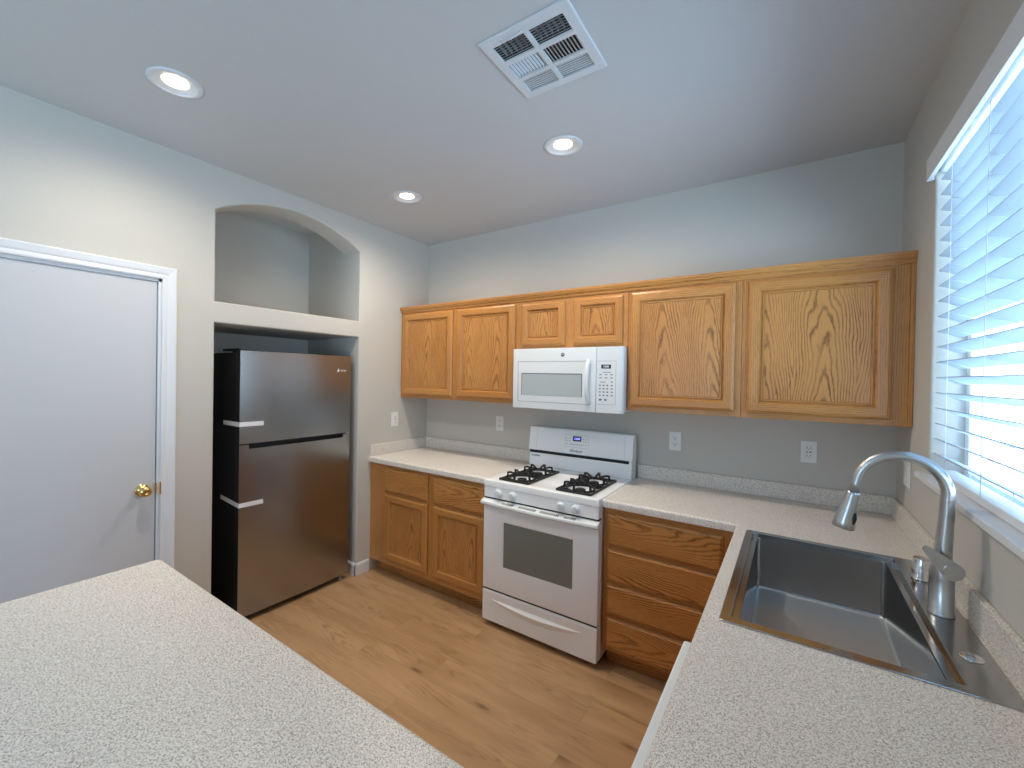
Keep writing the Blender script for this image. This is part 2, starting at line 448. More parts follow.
# left wall: door opening, fridge opening, arched opening
DY0, DY1, DZ = -2.80, -2.02, 2.055
arch = [(NY0, 1.976), (NY1, 1.976), (NY1, 2.508)]
ym = (NY0 + NY1) / 2; half = (NY1 - NY0) / 2; rise = .141; rr = (half * half + rise * rise) / (2 * rise); zc = 2.508 + rise - rr
a0 = math.asin(half / rr)
for k in range(1, 28):
    a = a0 - 2 * a0 * k / 28; arch.append((ym + rr * math.sin(a), zc + rr * math.cos(a)))
arch.append((NY0, 2.508))
lower = [(NY0, 0.0), (NY1, 0.0), (NY1, 1.852), (NY0, 1.852)]
outer = [(YB, 0), (DY0, 0), (DY0, DZ), (DY1, DZ), (DY1, 0), (NY0, 0), (NY0, 1.852), (NY1, 1.852), (NY1, 0), (0, 0), (0, H), (YB, H)]
def in_niche(a, c):
    return all(NY0 - .002 <= v.y <= NY1 + .002 and v.z < 2.7 for v in (a, c)) and not (abs(a.z) < 1e-6 and abs(c.z) < 1e-6)
wl = holed(outer, [arch], 'x', 0.0, -.19, in_niche, .011, 3)
wall_left = smooth_by_angle(link('wall_left', wl, M['wall'], kind='structure'), 40)
b = BM(); box(b, NX - .12, NX, NY0 - .12, NY1 + .12, 0, H); link('wall_niche_back', b, M['wall'], kind='structure')
b = BM(); box(b, NX, -.19, NY0 - .12, NY0, 0, H); link('wall_niche_left', b, M['wall'], kind='structure')
b = BM(); box(b, NX, -.19, NY1, NY1 + .12, 0, H); link('wall_niche_right', b, M['wall'], kind='structure')
b = BM(); box(b, NX, -.19, NY0, NY1, 1.852, 1.976); link('wall_niche_ledge', b, M['wall'], kind='structure')
# right wall with the window
WY0, WY1, WZ0, WZ1 = -1.70, -.588, 1.20, 2.43
QY0, QY1, QZ = -5.5, -4.2, 2.10
outer = [(YB, 0), (QY0, 0), (QY0, QZ), (QY1, QZ), (QY1, 0), (0, 0), (0, H), (YB, H)]
wr_ = holed(outer, [[(WY0, WZ0), (WY1, WZ0), (WY1, WZ1), (WY0, WZ1)]], 'x', W, W + .14,
            lambda a, c: all(WY0 - .002 <= v.y <= WY1 + .002 and WZ0 - .002 <= v.z <= WZ1 + .002 for v in (a, c)), .010, 3)
smooth_by_angle(link('wall_right', wr_, M['wall'], kind='structure'), 40)
# end wall behind the camera; its window is unseen, added to light the fronts and counters
EX0, EX1, EZ0, EZ1 = .6, 1.9, .85, 2.05
wf = holed([(NX - .12, 0), (W + .14, 0), (W + .14, H), (NX - .12, H)], [[(EX0, EZ0), (EX1, EZ0), (EX1, EZ1), (EX0, EZ1)]], 'y', YB, YB - .12)
link('wall_front', wf, M['wall'], kind='structure')
w3 = thing('added_end_window', 'white framed window added in the unseen end wall for more daylight', 'window', ((EX0 + EX1) / 2, YB - .07, EZ0)); w3['kind'] = 'structure'
b = BM(); em = (EX0 + EX1) / 2
for x0, x1, z0, z1 in ((EX0, EX0 + .05, EZ0, EZ1), (EX1 - .05, EX1, EZ0, EZ1), (em - .025, em + .025, EZ0 + .05, EZ1 - .05), (EX0 + .05, EX1 - .05, EZ1 - .05, EZ1), (EX0 + .05, EX1 - .05, EZ0, EZ0 + .05)):
    box(b, x0, x1, YB - .11, YB - .06, z0, z1, .004)
link('window_frame', b, M['vinyl'], w3)
b = BM(); box(b, EX0 + .05, EX1 - .05, YB - .088, YB - .082, EZ0 + .05, EZ1 - .05); link('pane', b, M['glass'], w3)
w2 = thing('added_patio_door', 'white framed glazed patio door added out of view in the right wall for more daylight', 'window', (W + .07, (QY0 + QY1) / 2, 0)); w2['kind'] = 'structure'  # unseen patio door, added behind the camera to bring in more daylight
b = BM(); qm = (QY0 + QY1) / 2
for y0, y1, z0, z1 in ((QY0, QY0 + .07, 0, QZ), (QY1 - .07, QY1, 0, QZ), (qm - .04, qm + .04, .07, QZ - .07), (QY0 + .07, QY1 - .07, QZ - .07, QZ), (QY0 + .07, QY1 - .07, 0, .07)):
    box(b, W + .05, W + .12, y0, y1, z0, z1, .004)
link('window_frame', b, M['vinyl'], w2)
b = BM(); box(b, W + .082, W + .088, QY0 + .07, QY1 - .07, .07, QZ - .07); link('pane', b, M['glass'], w2)
# window above the sink
w1 = thing('window_1', 'white framed window in the right wall behind the blind', 'window', (W + .11, (WY0 + WY1) / 2, WZ0)); w1['kind'] = 'structure'
b = BM(); X0, X1 = W + .095, W + .135
box(b, X0, X1, WY0, WY0 + .045, WZ0, WZ1, .004); box(b, X0, X1, WY1 - .045, WY1, WZ0, WZ1, .004)
box(b, X0, X1, WY0 + .045, WY1 - .045, WZ0, WZ0 + .045, .004); box(b, X0, X1, WY0 + .045, WY1 - .045, WZ1 - .045, WZ1, .004)
yc = (WY0 + WY1) / 2; box(b, X0 + .005, X1 - .005, yc - .025, yc + .025, WZ0 + .045, WZ1 - .045, .004)
link('window_frame', b, M['vinyl'], w1)
b = BM(); box(b, W + .112, W + .118, WY0 + .04, WY1 - .04, WZ0 + .04, WZ1 - .04); link('pane', b, M['glass'], w1)
b = BM()
prism(b, [(W - .030, WY0 - .05), (W - .030, WY1 + .05), (W + .001, WY1 + .05), (W + .001, WY1 - .001), (W + .095, WY1 - .001), (W + .095, WY0 + .001), (W + .001, WY0 + .001), (W + .001, WY0 - .05)],
      'z', WZ0 - .002, WZ0 + .022, .005)
link('trim_1', b, M['trim'], kind='structure')
# interior door in the left wall
d1 = thing('door_1', 'plain white interior door in the left wall', 'door', (-.02, (DY0 + DY1) / 2, 0)); d1['kind'] = 'structure'
b = BM(); box(b, -.045, -.010, DY0 + .022, DY1 - .022, .012, DZ - .020, .002); link('door_slab', b, M['door'], d1)
b = BM()
box(b, -.12, -.002, DY1 - .018, DY1, 0, DZ); box(b, -.12, -.002, DY0, DY0 + .018, 0, DZ); box(b, -.12, -.002, DY0, DY1, DZ - .018, DZ)
box(b, -.06, -.046, DY1 - .03, DY1 - .018, 0, DZ - .018); box(b, -.06, -.046, DY0 + .018, DY0 + .03, 0, DZ - .018)
link('door_jamb', b, M['trim'], d1)
KY, KZ = -2.098, .943
b = BM(); lathe(b, (-.0102, KY, KZ), (1, 0, 0), [(0, 0), (.031, 0), (.032, .004), (.028, .009), (.014, .013), (.0125, .030), (.018, .036), (.025, .044), (.0275, .054), (.026, .064), (.019, .071), (.012, .0725), (.010, .0715), (0, .0715)], 32)
link('door_knob', b, M['brass'], d1, label='polished brass knob')
b = BM(); box(b, -.004, .0145, DY1 - .0075, DY1 - .0035, KZ - .032, KZ + .032, .001); box(b, -.012, -.0012, DY1 - .022, DY1 - .0175, KZ - .028, KZ + .028, .001); link('strike_plate', b, M['brass'], d1)
# casing: moulded profile swept round the opening
def casing(bm, y0, y1, zt, w=.068):
    prof = [(0.002, .0005), (.002, .010), (.008, .013), (.018, .012), (.026, .010), (.034, .014), (.050, .017), (w - .008, .019), (w - .002, .016), (w, .0005)]
    ls = []
    for off, h in prof:
        ls.append([(h, y1 + off - .006, 0), (h, y1 + off - .006, zt + off - .006), (h, y0 - off + .006, zt + off - .006), (h, y0 - off + .006, 0)])
    for A, B in zip(ls, ls[1:]):
        va = [bm.verts.new(p) for p in A]; vb = [bm.verts.new(p) for p in B]
        for k in range(3): bm.faces.new((va[k], va[k + 1], vb[k + 1], vb[k]))
    bmesh.ops.remove_doubles(bm, verts=bm.verts, dist=1e-6)
b = BM(); casing(b, DY0, DY1, DZ); link('trim_2', b, M['trim'], kind='structure')
def baseboard(bm, p0, p1, n, h=.095, t=.014):
    """p0->p1 along the wall, n points into the room"""
    p0, p1, n = Vector((*p0, 0)), Vector((*p1, 0)), Vector((*n, 0))
    prof = [(.0005, .001), (t, .001), (t, h - .014), (t - .004, h - .004), (t - .008, h), (.0005, h)]
    A = [bm.verts.new(p0 + n * a + Vector((0, 0, z))) for a, z in prof]; B = [bm.verts.new(p1 + n * a + Vector((0, 0, z))) for a, z in prof]
    k = len(prof)
    for i in range(k): bm.faces.new((A[i], A[(i + 1) % k], B[(i + 1) % k], B[i]))
    bm.faces.new(A); bm.faces.new(B[::-1])
b = BM()
baseboard(b, (0, -.64), (0, NY1 - .014), (1, 0)); baseboard(b, (.013, NY1), (NX, NY1), (0, -1)); baseboard(b, (NX, NY1 - .014), (NX, NY0 + .014), (1, 0)); baseboard(b, (NX, NY0), (.013, NY0), (0, 1))
baseboard(b, (0, NY0 + .014), (0, DY1 + .064), (1, 0)); baseboard(b, (0, DY0 - .064), (0, YB), (1, 0))
link('baseboard_left', b, M['trim'], kind='structure')
b = BM(); baseboard(b, (W, YB), (W, QY0), (-1, 0)); baseboard(b, (W, QY1), (W, -3.06), (-1, 0)); link('baseboard_right', b, M['trim'], kind='structure')

# ------------------------------------------------------------------ cabinet pieces (front faces look along -y)
OAK = [M['oak_sz'], M['oak_sx'], M['oak_y']]; OAKP = [M['oak_z'], M['oak_x']]
def ringed(bm, x0, x1, z0, z1, y, prof, cap=True):
    """rectangular loops; prof = (inset, projection towards -y); sides get vertical, rails horizontal grain"""
    prev = None
    for ins, pr in prof:
        lp = [bm.verts.new((x0 + ins, y - pr, z0 + ins)), bm.verts.new((x1 - ins, y - pr, z0 + ins)), bm.verts.new((x1 - ins, y - pr, z1 - ins)), bm.verts.new((x0 + ins, y - pr, z1 - ins))]
        if prev:
            for k in range(4):
                f = bm.faces.new((prev[k], prev[(k + 1) % 4], lp[(k + 1) % 4], lp[k])); f.material_index = 1 if k % 2 == 0 else 0
        prev = lp
    if cap: f = bm.faces.new(prev); f.material_index = 0
    return prev
def panel_door(parent, x0, x1, z0, z1, y, fw=.056):
    b = BM()
    ringed(b, x0, x1, z0, z1, y, [(.03, .001), (0, .001), (0, .010), (.003, .014), (.009, .0165), (.014, .019), (fw - .012, .0195), (fw - .005, .018), (fw, .011), (fw + .002, .0065), (fw + .0045, .0065), (fw + .007, .0115), (fw + .012, .011), (fw + .015, .0062), (fw + .018, .0062)], False)
    o = link('door', b, OAK, parent)
    b = BM(); i = fw + .0155
    box(b, x0 + i, x1 - i, y - .0088, y - .003, z0 + i, z1 - i)
    link('panel', b, M['oak_z'], o)
    return o
def drawer_front(parent, x0, x1, z0, z1, y):
    b = BM()
    v = ringed(b, x0, x1, z0, z1, y, [(.02, .001), (0, .001), (0, .009), (.003, .013), (.009, .016), (.013, .019)], True)
    for f in b.faces: f.material_index = 1
    return link('drawer', b, OAKP, parent)
def face_frame(parent, x0, x1, z0, z1, y, stiles, rails, th=.019):
    """stiles: (xa, xb); rails: (xa, xb, za, zb)"""
    b = BM()
    for a, c in stiles: box(b, a, c, y, y + th, z0, z1, mi=0)
    for a, c, d, e_ in rails: box(b, a, c, y + .0004, y + th, d, e_, mi=1)
    return link('face_frame', b, OAK, parent)
def carcass(parent, x0, x1, y0, y1, z0, z1, bottom=True, toe=None):
    b = BM(); t = .016
    box(b, x0, x0 + t, y0, y1, z0, z1, mi=0); box(b, x1 - t, x1, y0, y1, z0, z1, mi=0)
    box(b, x0 + t, x1 - t, y1 - .008, y1, z0, z1, mi=0)
    box(b, x0 + t, x1 - t, y0, y1 - .008, z0 + .012, z0 + .012 + t, mi=1)
    box(b, x0 + t, x1 - t, y0, y1 - .008, z1 - t, z1, mi=1)
    return link('carcass', b, OAK, parent)

# wall cabinets
UD, UB, UT = -.321, 1.376, 2.108
G = 'oak wall cabinets along the back wall'
c1 = thing('wall_cabinet', 'oak wall cabinet with two tall doors, left of the microwave, against the left wall', 'cabinet', (.59, -.16, UB), G)
carcass(c1, .003, 1.179, UD + .0195, -.002, UB, UT)
face_frame(c1, 0, 1.18, UB, UT, UD, [(.002, .045), (.56, .645), (1.135, 1.179)], [(.045, .56, UB, UB + .045), (.045, .56, UT - .05, UT), (.645, 1.135, UB, UB + .045), (.645, 1.135, UT - .05, UT)])
panel_door(c1, .030, .582, 1.402, 2.076, UD); panel_door(c1, .625, 1.153, 1.402, 2.076, UD)
c2 = thing('wall_cabinet', 'short oak wall cabinet with two small doors directly above the white microwave', 'cabinet', (1.56, -.16, 1.757), G)
carcass(c2, 1.181, 1.944, UD + .0195, -.002, 1.757, UT)
face_frame(c2, 1.18, 1.945, 1.757, UT, UD, [(1.181, 1.225), (1.51, 1.62), (1.89, 1.944)], [(1.225, 1.51, 1.757, 1.80), (1.225, 1.51, UT - .05, UT), (1.62, 1.89, 1.757, 1.80), (1.62, 1.89, UT - .05, UT)])
panel_door(c2, 1.205, 1.534, 1.780, 2.068, UD, .05); panel_door(c2, 1.595, 1.914, 1.780, 2.070, UD, .05)
c3 = thing('wall_cabinet', 'oak wall cabinet with one tall door just right of the microwave', 'cabinet', (2.24, -.16, UB), G)
carcass(c3, 1.946, 2.536, UD + .0195, -.002, UB, UT)
face_frame(c3, 1.945, 2.537, UB, UT, UD, [(1.946, 1.985), (2.485, 2.536)], [(1.985, 2.485, UB, UB + .045), (1.985, 2.485, UT - .05, UT)])
panel_door(c3, 1.963, 2.508, 1.403, 2.074, UD)
c4 = thing('wall_cabinet', 'rightmost oak wall cabinet with one wide door, beside the window wall', 'cabinet', (2.86, -.16, UB), G)
carcass(c4, 2.538, 3.168, UD + .0195, -.002, UB, UT)
face_frame(c4, 2.537, 3.169, UB, UT, UD, [(2.538, 2.59), (3.09, 3.169)], [(2.59, 3.09, UB, UB + .045), (2.59, 3.09, UT - .05, UT)])
panel_door(c4, 2.564, 3.115, 1.403, 2.074, UD)
b = BM(); box(b, 3.170, W - .001, UD - .004, UD + .02, UB, UT, .002); link('filler_strip', b, M['oak_sz'], c4, label='narrow scribe strip at the wall')
# moulding along the tops
b = BM()
prism(b, [(UD - .0005, UT - .022), (UD - .006, UT - .020), (UD - .010, UT - .008), (UD - .018, UT + .004), (UD - .024, UT + .020), (UD - .024, UT + .030), (UD + .02, UT + .030), (UD + .02, UT + .0008), (UD - .0005, UT + .0008)], 'x', .001, W - .001)
tag(link('cabinet_moulding', b, M['oak_sx']), 'long oak crown moulding along the top of the wall cabinets', 'moulding')

# base cabinets on the back wall
BY = -.627
def base_shell(parent, x0, x1, toe=.10):
    b = BM(); t = .016; y1 = -.004; y0 = BY + .0195; zt = CT - CTH - .001
    box(b, x0, x0 + t, y0, y1, toe, zt); box(b, x1 - t, x1, y0, y1, toe, zt); box(b, x0 + t, x1 - t, y1 - .008, y1, toe, zt)
    box(b, x0 + t, x1 - t, y0, y1 - .008, toe + .012, toe + .028, mi=1)
    link('carcass', b, OAK, parent)
    b = BM(); box(b, x0, x1, BY + .075, BY + .09, .001, toe, mi=1); box(b, x0, x0 + t, BY + .09, y1, .001, toe); box(b, x1 - t, x1, BY + .09, y1, .001, toe)
    link('toe_kick', b, [M['oak_z'], M['oak_x']], parent)
zt = CT - CTH - .001
k1 = thing('base_cabinet', 'oak base cabinet with two drawers over two doors, left of the stove', 'cabinet', (.58, -.31, 0))
base_shell(k1, .004, 1.160)
face_frame(k1, .003, 1.161, .10, zt, BY, [(.003, .215), (.60, .72), (1.12, 1.160)], [(a, c, d, e_) for a, c in ((.215, .60), (.72, 1.12)) for d, e_ in ((.10, .16), (.63, .68), (.835, zt))])
for a, c in ((.183, .635), (.686, 1.140)):
    drawer_front(k1, a, c, .666, .846, BY); panel_door(k1, a, c, .142, .645, BY, .058)
k2 = thing('base_cabinet', 'oak base cabinet with a stack of four drawers, right of the stove', 'cabinet', (2.25, -.31, 0))
base_shell(k2, 1.932, 2.585)
face_frame(k2, 1.931, 2.600, .10, zt, BY, [(1.932, 1.975), (2.49, 2.584)], [(1.975, 2.49, d, e_) for d, e_ in ((.10, .13), (.285, .306), (.462, .485), (.65, .674), (.835, zt))])
for d, e_ in ((.118, .285), (.306, .464), (.483, .652), (.672, .840)): drawer_front(k2, 1.956, 2.507, d, e_, BY)

# sink base and peninsula base (fronts turned to the other sides of the U)
SX = 2.585
k3 = thing('base_cabinet', 'oak sink base cabinet under the stainless sink, facing the aisle', 'cabinet', (2.88, -1.15, 0))
b = BM(); y0, y1 = -1.636, -.632
box(b, SX + .02, W - .012, y1 - .016, y1, .10, zt); box(b, SX + .02, W - .012, y0, y0 + .016, .10, zt)
box(b, SX + .02, W - .012, y0 + .016, y1 - .016, .112, .128, mi=2); box(b, W - .02, W - .012, y0 + .016, y1 - .016, .128, .60)
box(b, SX + .08, SX + .095, y0, y1, .001, .10, mi=2); link('carcass', b, OAK, k3)
b = BM()
for a, c in ((y0, y0 + .05), (y1 - .08, y1)): box(b, SX, SX + .019, a, c, .10, zt)
for d, e_ in ((.10, .15), (.64, .69), (.845, zt)): box(b, SX, SX + .019, y0 + .05, y1 - .08, d, e_, mi=2)
link('face_frame', b, OAK, k3)
for a, c, d, e_ in ((y0 + .03, y0 + .46, .135, .655), (y0 + .475, y1 - .065, .135, .655), (y0 + .03, y1 - .065, .675, .86)):
    b = BM(); box(b, SX - .019, SX - .0005, a, c, d, e_, .005)
    box(b, SX - .0245, SX - .018, a + .07, c - .07, d + .05, e_ - .05, .003)
    link('door' if e_ < .7 else 'drawer', b, [M['oak_z']], k3)
k4 = thing('base_cabinet', 'oak base cabinet carrying the speckled peninsula counter in the foreground', 'cabinet', (1.8, -2.66, 0))
b = BM(); px0, px1, py0, py1 = 1.0, 2.582, -2.98, -2.375
box(b, px0, px0 + .018, py0, py1, .001, zt); box(b, px1 - .018, px1, py0, py1, .001, zt); box(b, px0 + .018, px1 - .018, py0, py0 + .016, .001, zt)
box(b, px0 + .018, px1 - .018, py0 + .016, py1, .10, .118, mi=1); box(b, px0 + .018, px1 - .018, py1 - .09, py1 - .075, .001, .10, mi=1)
link('carcass', b, OAK, k4)
for i in range(3):
    a = px0 + .03 + i * .52
    b = BM(); box(b, a, a + .49, py1 + .0005, py1 + .019, .135, .66, .005); box(b, a + .07, a + .42, py1 + .018, py1 + .023, .20, .60, .003); link('door', b, [M['oak_z']], k4)
    b = BM(); box(b, a, a + .49, py1 + .0005, py1 + .019, .675, .85, .006); link('drawer', b, [M['oak_x']], k4)

# ------------------------------------------------------------------ counters
def counter_bm(outer, holes, exposed):
    bm = holed(outer, holes, 'z', CT, CT - CTH, exposed, .013, 4)
    return bm
RX0, RX1 = 1.166, 1.925
ct1 = thing('countertop', 'short speckled beige laminate countertop left of the stove', 'countertop', (.58, -.32, CT - CTH))
b = counter_bm([(.001, -.001), (.001, -.6525), (RX0 - .003, -.6525), (RX0 - .003, -.001)], [], lambda a, c: abs(a.y + .6525) < 1e-4 and abs(c.y + .6525) < 1e-4)
smooth_by_angle(link('worktop', b, M['lam'], ct1), 40)
b = BM(); box(b, .001, RX0 - .003, -.019, -.001, CT + .0005, 1.003, .003); box(b, .001, .019, -.640, -.0192, CT + .0005, 1.003, .003)
link('backsplash', b, M['lam'], ct1)
ct2 = thing('countertop', 'long U-shaped speckled laminate countertop holding the sink and running into the foreground peninsula', 'countertop', (2.87, -1.5, CT - CTH))
PX0, PYE, PY0 = .960, -2.318, -3.05
rc = .022
cor = [(PX0 + rc - rc * math.cos(a), PYE - rc + rc * math.sin(a)) for a in [k * PI / 2 / 6 for k in range(7)]]
cor2 = [(PX0 + rc - rc * math.sin(a), PY0 + rc - rc * math.cos(a)) for a in [k * PI / 2 / 6 for k in range(7)]]
SKX0, SKX1, SKY0, SKY1 = 2.603, 3.160, -1.577, -.713
outer = [(RX1 + .003, -.001), (W - .001, -.001), (W - .001, PY0)] + cor2 + cor + [(2.559, PYE), (2.559, -.6525), (RX1 + .003, -.6525)]
def ex(a, c):
    for v in (a, c):
        if v.x > W - .01 or (v.y > -.01): return False
    if abs(a.x - (RX1 + .003)) < 1e-4 and abs(c.x - (RX1 + .003)) < 1e-4: return False
    if all(SKX0 - .01 < v.x < SKX1 + .01 and SKY0 - .01 < v.y < SKY1 + .01 for v in (a, c)): return False
    return True
b = counter_bm(outer, [[(SKX0 + .012, SKY0 + .012), (SKX1 - .012, SKY0 + .012), (SKX1 - .012, SKY1 - .012), (SKX0 + .012, SKY1 - .012)]], ex)
smooth_by_angle(link('worktop', b, M['lam'], ct2), 40)
b = BM(); box(b, RX1 + .003, W - .001, -.019, -.001, CT + .0005, 1.003, .003); box(b, W - .019, W - .001, PY0 + .02, -.0192, CT + .0005, 1.003, .003)
link('backsplash', b, M['lam'], ct2)

# ------------------------------------------------------------------ sink, faucet and deck fittings
sk = thing('sink', 'wide stainless steel drop-in sink with ledged rim set in the speckled countertop', 'sink', (2.88, -1.145, CT))
def L(x0, x1, y0, y1, r, z): return [(a, c, z) for a, c in rrect(x0, x1, y0, y1, r, 6)]
b = BM(); IX0, IX1, BX0, BX1, IY0, IY1 = 2.626, 3.078, 2.648, 3.052, -1.545, -.738
z0 = CT + .0008
loops(b, [L(SKX0, SKX1, SKY0, SKY1, .012, z0), L(SKX0, SKX1, SKY0, SKY1, .012, z0 + .0018), L(SKX0 + .002, SKX1 - .002, SKY0 + .002, SKY1 - .002, .011, z0 + .003),
          L(IX0, IX1, IY0, IY1, .006, z0 + .003), L(IX0 + .002, IX1 - .002, IY0 + .001, IY1 - .001, .006, z0 + .001), L(IX0 + .003, IX1 - .003, IY0 + .0015, IY1 - .0015, .006, CT - .014)], False)
link('rim', b, M['steel_s'], sk, recalc=False)
b = BM(); yb0, yb1 = IY0 + .0016, IY1 - .0016
loops(b, [L(IX0 + .0031, IX1 - .0031, yb0, yb1, .006, CT - .0142), L(BX0 - .002, BX1 + .002, yb0, yb1, .012, CT - .0142), L(BX0, BX1, yb0, yb1, .013, CT - .018),
          L(BX0, BX1, yb0, yb1, .014, .700), L(BX0 + .003, BX1 - .003, yb0 + .003, yb1 - .003, .014, .691), L(BX0 + .012, BX1 - .012, yb0 + .012, yb1 - .012, .012, .686)], True)
for f in b.faces:
    if f.calc_center_median().z < .692: f.material_index = 1
smooth_by_angle(link('bowl', b, [M['steel_s'], M['steel_b']], sk, recalc=False), 50)
b = BM(); lathe(b, (2.85, -1.165, .6862), (0, 0, 1), [(.056, 0), (.056, .002), (.048, .003), (.044, .001), (.012, .0008), (.010, .006), (0, .007)], 32); link('drain', b, M['chrome'], sk)

FX, FY = 3.112, -1.168; zd = CT + .0042
fc = thing('faucet', 'brushed nickel gooseneck pull-down faucet standing behind the sink bowl', 'faucet', (FX, FY, zd))
b = BM(); lathe(b, (FX, FY, zd), (0, 0, 1), [(0, 0), (.0285, 0), (.0285, .004), (.0265, .006), (.0262, .10), (.0255, .135), (.022, .150), (.0195, .156), (0, .156)], 36)
link('base', b, M['nickel'], fc)
b = BM(); pts = []; rad = []
ox = 3.121 - .0
for z in [1.068, 1.10, 1.16, 1.205]: pts.append((FX + (z - 1.068) * .05, FY, z)); rad.append(.0195 - (z - 1.068) * .025)
AC = (3.022, 1.255); AR = .098
for k in range(0, 29):
    a = math.radians(0 + 168 * k / 28); pts.append((AC[0] + AR * math.cos(a), FY, AC[1] + AR * math.sin(a))); rad.append(.0152 - .0017 * k / 28)
dx, dz = -math.sin(math.radians(168)), math.cos(math.radians(168)); ex_, ez_ = pts[-1][0], pts[-1][2]
for s in (.02, .045): pts.append((ex_ + dx * s, FY, ez_ + dz * s)); rad.append(.0133)
tube(b, pts, rad, 24); link('spout', b, M['nickel'], fc)
b = BM(); q = Vector((ex_ + dx * .046, FY, ez_ + dz * .046)); ax = Vector((dx, 0, dz))
lathe(b, q, ax, [(0, 0), (.0140, 0), (.0160, .002), (.0166, .006), (.0188, .03), (.0235, .065), (.0275, .098), (.0290, .114), (.0280, .1155), (.023, .1155), (.0215, .111), (0, .111)], 32)
sh = link('spray_head', b, M['nickel'], fc)
b = BM(); pb = q + ax * .078; nrm = Vector((.75, -.66, 0)).normalized(); nrm = (nrm - ax * nrm.dot(ax)).normalized()
tube(b, [pb - ax * .017 + nrm * .0195, pb + nrm * .0235, pb + ax * .017 + nrm * .0225], [.006, .0075, .006], 10); link('spray_button', b, M['black'], sh, label='black spray button')
# side lever: round hub on the body with a flat tapering blade
b = BM(); hc = Vector((FX + .012, FY - .024, 1.052))
lathe(b, hc, (.25, -1, 0), [(0, 0), (.0235, 0), (.0245, .004), (.0245, .013), (.0225, .016), (0, .0165)], 32)
bl = []
ldir = Vector((-.72, -.05, .69)).normalized(); side = ldir.cross(Vector((.25, -1, 0))).normalized(); nn = Vector((.25, -1, 0)).normalized()
t_ = BM(); vl = []
for s, w, o_ in ((-.006, .0242, .0130), (.012, .0225, .0130), (.035, .0175, .0130), (.06, .0125, .0125), (.076, .009, .0125), (.084, .005, .0125)):
    cpt = hc + ldir * s + nn * o_
    vl.append([t_.verts.new(cpt + side * w + nn * .0035), t_.verts.new(cpt - side * w + nn * .0035), t_.verts.new(cpt - side * w - nn * .0035), t_.verts.new(cpt + side * w - nn * .0035)])
for A, B in zip(vl, vl[1:]):
    for k in range(4): t_.faces.new((A[k], A[(k + 1) % 4], B[(k + 1) % 4], B[k]))
t_.faces.new(vl[0][::-1]); t_.faces.new(vl[-1]); bmesh.ops.recalc_face_normals(t_, faces=t_.faces)
bmesh.ops.bevel(t_, geom=t_.edges[:], offset=.0012, segments=2, affect='EDGES'); merge(b, t_)
smooth_by_angle(link('handle', b, M['nickel'], fc), 40)
b = BM(); lathe(b, (3.118, -.905, zd), (0, 0, 1), [(0, 0), (.025, 0), (.025, .005), (.0215, .007), (.0215, .066), (.0205, .070), (.017, .0715), (0, .0715)], 32)
box(b, 3.118 - .0218, 3.118 - .019, -.918, -.892, zd + .018, zd + .03)
tag(link('air_gap_cap', b, M['chrome']), 'small chrome dishwasher air gap cap on the sink deck beyond the faucet', 'cap')
b = BM(); lathe(b, (3.117, -1.400, zd), (0, 0, 1), [(0, 0), (.0225, 0), (.0225, .001), (.019, .004), (.010, .0065), (0, .007)], 32)
tag(link('hole_cover', b, M['chrome']), 'small round steel hole cover on the sink deck nearest the camera', 'cap')

# ------------------------------------------------------------------ dishwasher
dw = thing('dishwasher', 'white dishwasher under the counter in front of the sink, only its top edge showing', 'dishwasher', (2.8, -1.95, 0))
b = BM(); box(b, SX + .01, 3.10, -2.240, -1.648, .10, .866); link('tub_body', b, M['dgrey'], dw)
b = BM(); box(b, 2.533, SX + .009, -2.244, -1.644, .13, .745, .006); link('door', b, M['white'], dw)
b = BM(); box(b, 2.529, SX + .009, -2.246, -1.642, .748, .867, .007); link('control_panel', b, M['white_m'], dw)
b = BM(); box(b, SX + .05, SX + .065, -2.24, -1.648, .002, .128); box(b, SX + .065, 3.08, -2.2, -2.17, .002, .10); box(b, SX + .065, 3.08, -1.72, -1.69, .002, .10); link('kick_plate', b, M['black'], dw)

# ------------------------------------------------------------------ refrigerator
fr = thing('refrigerator', 'dark stainless top-freezer refrigerator standing in the arched wall niche', 'refrigerator', (-.33, -1.215, 0))
FY0, FY1, FXF, FT, FBt, FM = -1.616, -.819, -.015, 1.699, .042, 1.117
b = BM(); box(b, -.66, -.088, FY0 + .004, FY1 - .004, .05, 1.688, .004); link('body', b, M['fridge_side'], fr)
YM = (FY0 + FY1) / 2
def bow(y): return FXF + .004 - .0085 * ((y - YM) / (FY1 - FY0) * 2) ** 2
def skin(b, y0, y1, z0, z1):
    n = max(2, int((y1 - y0) / .05)); ys = [y0 + (y1 - y0) * k / n for k in range(n + 1)]
    prism(b, [(-.0235, y0)] + [(bow(y), y) for y in ys] + [(-.0235, y1)], 'z', z0, z1, mi=0)
def fridge_door(name, z0, z1, notch=None):
    b = BM()
    # door body in black with stainless skin wrapped on the front
    box(b, -.082, -.022, FY0, FY1, z0, z1 - (0.045 if notch else 0), .004, mi=1)
    if notch:
        ya, yb = notch
        box(b, -.082, -.022, FY0, ya, z1 - .05, z1, .003, mi=1); box(b, -.082, -.022, yb, FY1, z1 - .05, z1, .003, mi=1)
        box(b, -.082, -.060, ya - .002, yb + .002, z1 - .05, z1, .002, mi=1)
        skin(b, FY0, FY1, z0, z1 - .026); skin(b, FY0, ya, z1 - .026, z1); skin(b, yb, FY1, z1 - .026, z1)
    else:
        skin(b, FY0, FY1, z0, z1)
    return smooth_by_angle(link(name, b, [M['steel_f'], M['black']], fr), 30)
fdo = fridge_door('freezer_door', FM + .004, FT)
ldo = fridge_door('fridge_door', FBt, FM - .003, (-1.561, -.880))
